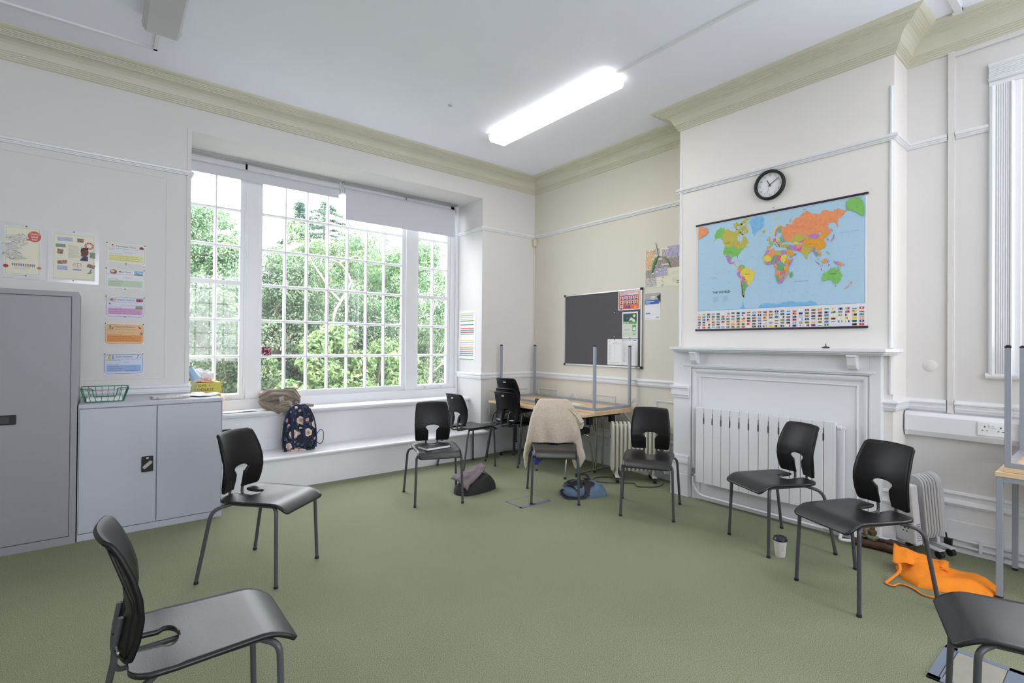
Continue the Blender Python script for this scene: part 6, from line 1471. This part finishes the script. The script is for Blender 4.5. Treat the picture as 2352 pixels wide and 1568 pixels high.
# ================================================================== THE GARDEN OUTSIDE
import numpy as np
g = MB(); g.box(-30, 30, 0.73, 2.5, -1.3, -1.0); g.build('ground_bounce_strip', mat('pale_bounce_surface', (196, 194, 188), .8, scale=2, var=.06))['kind'] = 'structure'  # unseen pale strip, added to bounce skylight up onto the ceiling
g = MB(); g.box(-30, 30, 2.5, 45, -1.3, -1.0); g.build('ground', mat('garden_soil_and_lawn', (92, 104, 66), .95, var=.3, scale=3))['kind'] = 'structure'
def leaves(name, mat_, parent, clumps, n, size, seed, aspect=.42, shell=.35, up=.5):
    """clumps: (cx, cy, cz, rx, ry, rz); every leaf is a small folded blade"""
    rg = np.random.default_rng(seed)
    C = np.array(clumps, float); w_ = C[:, 3] * C[:, 5] + .01; idx = rg.choice(len(C), n, p=w_ / w_.sum())
    d = rg.normal(size=(n, 3)); d /= np.linalg.norm(d, axis=1)[:, None]
    rad = (1 - shell * rg.random(n) ** 1.5)[:, None]
    c = C[idx, :3] + d * C[idx, 3:] * rad
    nn_ = d + rg.normal(size=(n, 3)) * .7; nn_[:, 2] += up; nn_ /= np.linalg.norm(nn_, axis=1)[:, None]
    t_ = np.cross(nn_, rg.normal(size=(n, 3))); t_ /= np.linalg.norm(t_, axis=1)[:, None]; t_[:, 2] -= .25; t_ /= np.linalg.norm(t_, axis=1)[:, None]
    s_ = np.cross(nn_, t_); L_ = (size * rg.uniform(.6, 1.3, n))[:, None]; W_ = L_ * aspect
    a = c - t_ * L_ / 2; b = c + t_ * L_ / 2; l = c + s_ * W_ / 2 + nn_ * W_ * .18 - t_ * L_ * .05; r = c - s_ * W_ / 2 + nn_ * W_ * .18 - t_ * L_ * .05
    V = np.stack([a, l, b, r], 1).reshape(-1, 3); V -= np.array(parent.location)
    me = bpy.data.meshes.new(name); me.vertices.add(4 * n); me.vertices.foreach_set('co', V.ravel())
    F_ = np.arange(4 * n).reshape(n, 4); tri = np.concatenate([F_[:, [0, 1, 2]], F_[:, [0, 2, 3]]]).ravel()
    me.loops.add(6 * n); me.loops.foreach_set('vertex_index', tri); me.polygons.add(2 * n)
    me.polygons.foreach_set('loop_start', np.arange(0, 6 * n, 3)); me.polygons.foreach_set('loop_total', np.full(2 * n, 3))
    me.update(); me.validate(); me.materials.append(mat_)
    o = bpy.data.objects.new(name, me); COL.objects.link(o); o.parent = parent; return o
def ell(cx, cy, cz, rx, ry, rz, n, r, seed, top=False):
    """n clumps of radius about r scattered through an ellipsoid"""
    rd_ = random.Random(seed); out = []
    while len(out) < n:
        x, y, z = rd_.uniform(-1, 1), rd_.uniform(-1, 1), rd_.uniform(-1, 1); q = x * x + y * y + z * z
        if q > 1 or q < .25: continue
        k = r * rd_.uniform(.6, 1.3); out.append((cx + x * rx, cy + y * ry, cz + z * rz, k * 1.15, k, k * .85))
    return out
BARK = mat('grey_brown_bark', (146, 138, 126), .85, var=.25, scale=14, bump=.5); BARKD = mat('dark_bark', (84, 72, 60), .9, var=.25, scale=14)
def branches(parent, base, h, spread, n, r, seed, m_=BARKD, name='trunk', lean=(0, 0)):
    rd_ = random.Random(seed); mb = MB(); b0 = Vector(base); top = b0 + Vector((lean[0], lean[1], h * .62))
    mb.tube(bend([b0, b0.lerp(top, .5) + Vector((rd_.uniform(-.1, .1), 0, 0)), top], .2), [r] * 3 if False else r, 8)
    for k in range(n):
        f = rd_.uniform(.25, 1); p = b0.lerp(top, f); a = rd_.uniform(0, 2 * pi); l = spread * rd_.uniform(.5, 1.0)
        q = p + Vector((cos(a) * l * .5, sin(a) * l * .4, h * rd_.uniform(.05, .18))); e = q + Vector((cos(a + .4) * l * .5, sin(a) * l * .3, h * rd_.uniform(.04, .20)))
        mb.tube(bend([p, q, e], .15), r * rd_.uniform(.22, .42), 6)
    return mb.build(name, m_, parent, world=True)
GRP = 'trees and shrubs outside the window'
L_LAUREL = leaf_mat('bright_laurel_leaf', (62, 92, 58), (114, 144, 88), (176, 188, 130), 3.0)
L_DARK = leaf_mat('dark_shrub_leaf', (40, 58, 42), (84, 106, 76), (150, 162, 122), 4.0)
L_HOLLY = leaf_mat('holly_leaf', (50, 74, 54), (88, 114, 84), (148, 162, 126), 3.5)
L_OAK = leaf_mat('fresh_oak_leaf', (74, 108, 78), (106, 140, 98), (150, 172, 124), 1.5)
L_PINE = leaf_mat('blue_green_needle', (50, 78, 68), (78, 108, 90), (118, 142, 108), 2.0)
L_THIN = leaf_mat('pale_thin_leaf', (84, 112, 78), (112, 138, 96), (154, 160, 122), 2.0)
def plant(name, label, cat, base, clumps, n, size, lm, seed, h=2.5, spread=.8, nb=10, r=.05, bm_=BARKD, lean=(0, 0), **kw):
    t = thing(name, label, cat, base, group=GRP)
    leaves('foliage', lm, t, clumps, n, size, seed, **kw)
    if nb: branches(t, base, h, spread, nb, r, seed, bm_, 'trunk' if cat == 'tree' else 'stems', lean)
    return t
plant('laurel_bush', 'bright green laurel bush close outside the left part of the middle window', 'bush', (-2.35, 3.35, -1), ell(-2.35, 3.35, .30, .75, .45, 1.05, 34, .26, 1), 15000, .115, L_LAUREL, 1, h=2.2, aspect=.34)
plant('laurel_bush', 'yellow-green laurel bush close outside the centre of the middle window', 'bush', (-1.45, 3.7, -1), ell(-1.45, 3.7, .40, .80, .5, 1.15, 36, .28, 2), 16000, .12, L_LAUREL, 2, h=2.3, aspect=.34)
plant('laurel_bush', 'glossy green laurel bush outside the right part of the middle window', 'bush', (-.45, 4.0, -1), ell(-.45, 4.0, .30, .80, .5, 1.15, 36, .28, 3), 15000, .12, L_LAUREL, 3, h=2.2, aspect=.34)
plant('evergreen_shrub', 'dark small-leaved shrub outside the lower left sash window', 'bush', (-3.35, 3.3, -1), ell(-3.4, 3.3, .65, .85, .5, 1.55, 50, .28, 4), 26000, .055, L_DARK, 4, h=2.6, aspect=.5)
plant('holly_tree', 'dense grey-green holly tree behind the laurels on the left', 'tree', (-2.0, 5.1, -1), ell(-1.95, 5.1, 1.25, 1.0, .6, 1.75, 60, .34, 5), 40000, .062, L_HOLLY, 5, h=3.6, r=.07, aspect=.5)
plant('holly_tree', 'mid green holly tree behind the laurels at the centre of the window', 'tree', (-.35, 6.0, -1), ell(-.3, 6.0, 1.15, 1.1, .6, 1.75, 60, .36, 6), 40000, .066, L_HOLLY, 6, h=3.4, r=.07, aspect=.5)
plant('evergreen_shrub', 'dark tangled shrub with bare twigs outside the right sash window', 'bush', (.75, 4.2, -1), ell(.80, 4.2, .40, .85, .45, 1.45, 44, .28, 7), 20000, .06, L_DARK, 7, h=3.0, nb=26, r=.03, bm_=BARK, aspect=.45)
plant('broadleaf_tree', 'light green tree filling the right sash window above the dark shrub', 'tree', (2.3, 7.0, -1), ell(2.2, 7.0, 2.6, 1.5, .9, 1.7, 60, .42, 8), 46000, .072, L_OAK, 8, h=4.6, r=.10, nb=14, bm_=BARK, aspect=.5)
plant('broadleaf_tree', 'fresh green tree showing through the upper panes of the left sash window', 'tree', (-2.6, 9.5, -1), ell(-2.75, 9.5, 3.35, 1.25, .9, 1.55, 50, .42, 9), 40000, .080, L_OAK, 9, h=5.4, r=.12, aspect=.5)
plant('thin_tree', 'thin leafed pale tree in front of the sky left of centre', 'tree', (-1.0, 8.0, -1), ell(-1.0, 8.0, 3.05, .95, .6, 1.2, 30, .24, 10), 11000, .065, L_THIN, 10, h=5.0, r=.06, nb=16, bm_=BARK, aspect=.5)
plant('thin_tree', 'thin leafed spreading tree with sky showing through its top at the centre', 'tree', (.35, 9.0, -1), ell(.6, 9.0, 3.25, 1.3, .7, 1.0, 30, .24, 11), 11500, .07, L_THIN, 11, h=5.3, r=.07, nb=18, bm_=BARK, aspect=.5)
plant('broadleaf_tree', 'leafy green tree behind the thin trees right of the centre', 'tree', (1.9, 11.0, -1), ell(2.2, 11.0, 3.2, 1.5, .9, 1.9, 50, .5, 12), 34000, .085, L_OAK, 12, h=5.8, r=.12, aspect=.5)
def conifer(label, x, y, ztop, w_, seed):
    t = thing('conifer', label, 'tree', (x, y, -1), group=GRP); rd_ = random.Random(seed); cl = []; mb = MB()
    mb.tube([(x, y, -1), (x, y, ztop)], [.12, .02], 8)
    z = ztop - .1; k = 0
    while z > 1.5:
        f = (ztop - z) / (ztop - 1.5); R = w_ * (.16 + .84 * min(1, f * 3.2)); 
        for j in range(6):
            a = rd_.uniform(0, 2 * pi); l = R * rd_.uniform(.55, 1.05)
            for q in (.35, .65, .95): cl.append((x + cos(a) * l * q, y + sin(a) * l * q, z - .10 * q + .06 * sin(q * 5), .16 * (.5 + R * .5) + .05, .14, .055))
            mb.tube([(x, y, z), (x + cos(a) * l, y + sin(a) * l, z - .08)], .009, 5)
        z -= .30
    leaves('foliage', L_PINE, t, cl, 24000, .095, seed, aspect=.3, shell=.9, up=.2); mb.build('trunk', BARKD, t, world=True)
conifer('small spired conifer against the white sky in the second pane column', .62, 13.0, 6.25, .95, 21)
conifer('broad blue-green cedar against the white sky in the third pane column', 1.62, 13.5, 6.55, 2.0, 22)
# pale twisted trunk forking in the middle of the window
t = thing('bare_tree', 'pale twisted tree trunk forking into bare limbs at the window centre', 'tree', (-.95, 4.9, -1), group=GRP)
W_ = lambda u, v, y=4.9: None
m = MB()
for pts, r in (([(-1.02, 4.9, -1), (-1.05, 4.9, .6), (-1.06, 4.9, 1.55), (-1.00, 4.9, 2.0), (-.80, 4.9, 2.35), (-.66, 4.9, 2.62)], [.038, .036, .034, .030, .026, .022]), ([(-.88, 4.9, 2.22), (-1.02, 4.9, 2.36), (-1.08, 4.9, 2.40)], [.03, .028, .018]), ([(-.66, 4.9, 2.62), (-.70, 4.95, 2.80), (-.86, 5.0, 3.02), (-1.05, 5.0, 3.05), (-1.22, 5.0, 3.15)], [.022, .019, .015, .012, .008]), ([(-.86, 5.0, 3.02), (-.70, 5.0, 3.12), (-.52, 5.0, 3.20)], [.018, .015, .01]),
               ([(-1.02, 4.95, 2.35), (-1.25, 4.95, 2.70), (-1.50, 4.95, 3.05), (-1.52, 4.95, 3.25), (-1.38, 4.95, 3.42)], [.024, .026, .022, .017, .010]), ([(-1.88, 4.6, 2.18), (-2.02, 4.6, 2.34), (-1.98, 4.6, 2.50), (-1.84, 4.6, 2.52)], [.026, .022, .016, .008])):
    P = bend(pts, .10, 4); m.tube(P, [interp([(k / (len(r) - 1), q) for k, q in enumerate(r)], i / (len(P) - 1)) for i in range(len(P))], 9)
m.build('trunk', BARK, t, world=True)
# far hedge closing the garden
t = thing('boundary_hedge', 'long dense green hedge closing off the far side of the garden', 'hedge', (2, 14, -1), group=None)
rd_ = random.Random(5); cl = [(-5 + k * .42 + rd_.uniform(-.2, .2), 13.6 + rd_.uniform(-.4, .4), rd_.uniform(-.6, 2.9 + .5 * sin(k * .7)), .55, .5, .5) for k in range(40) for _ in range(4)]
leaves('foliage', L_HOLLY, t, cl, 40000, .14, 77, aspect=.6)
branches(t, (2, 14, -1), 4, 3, 14, .05, 3, BARKD, 'stems')
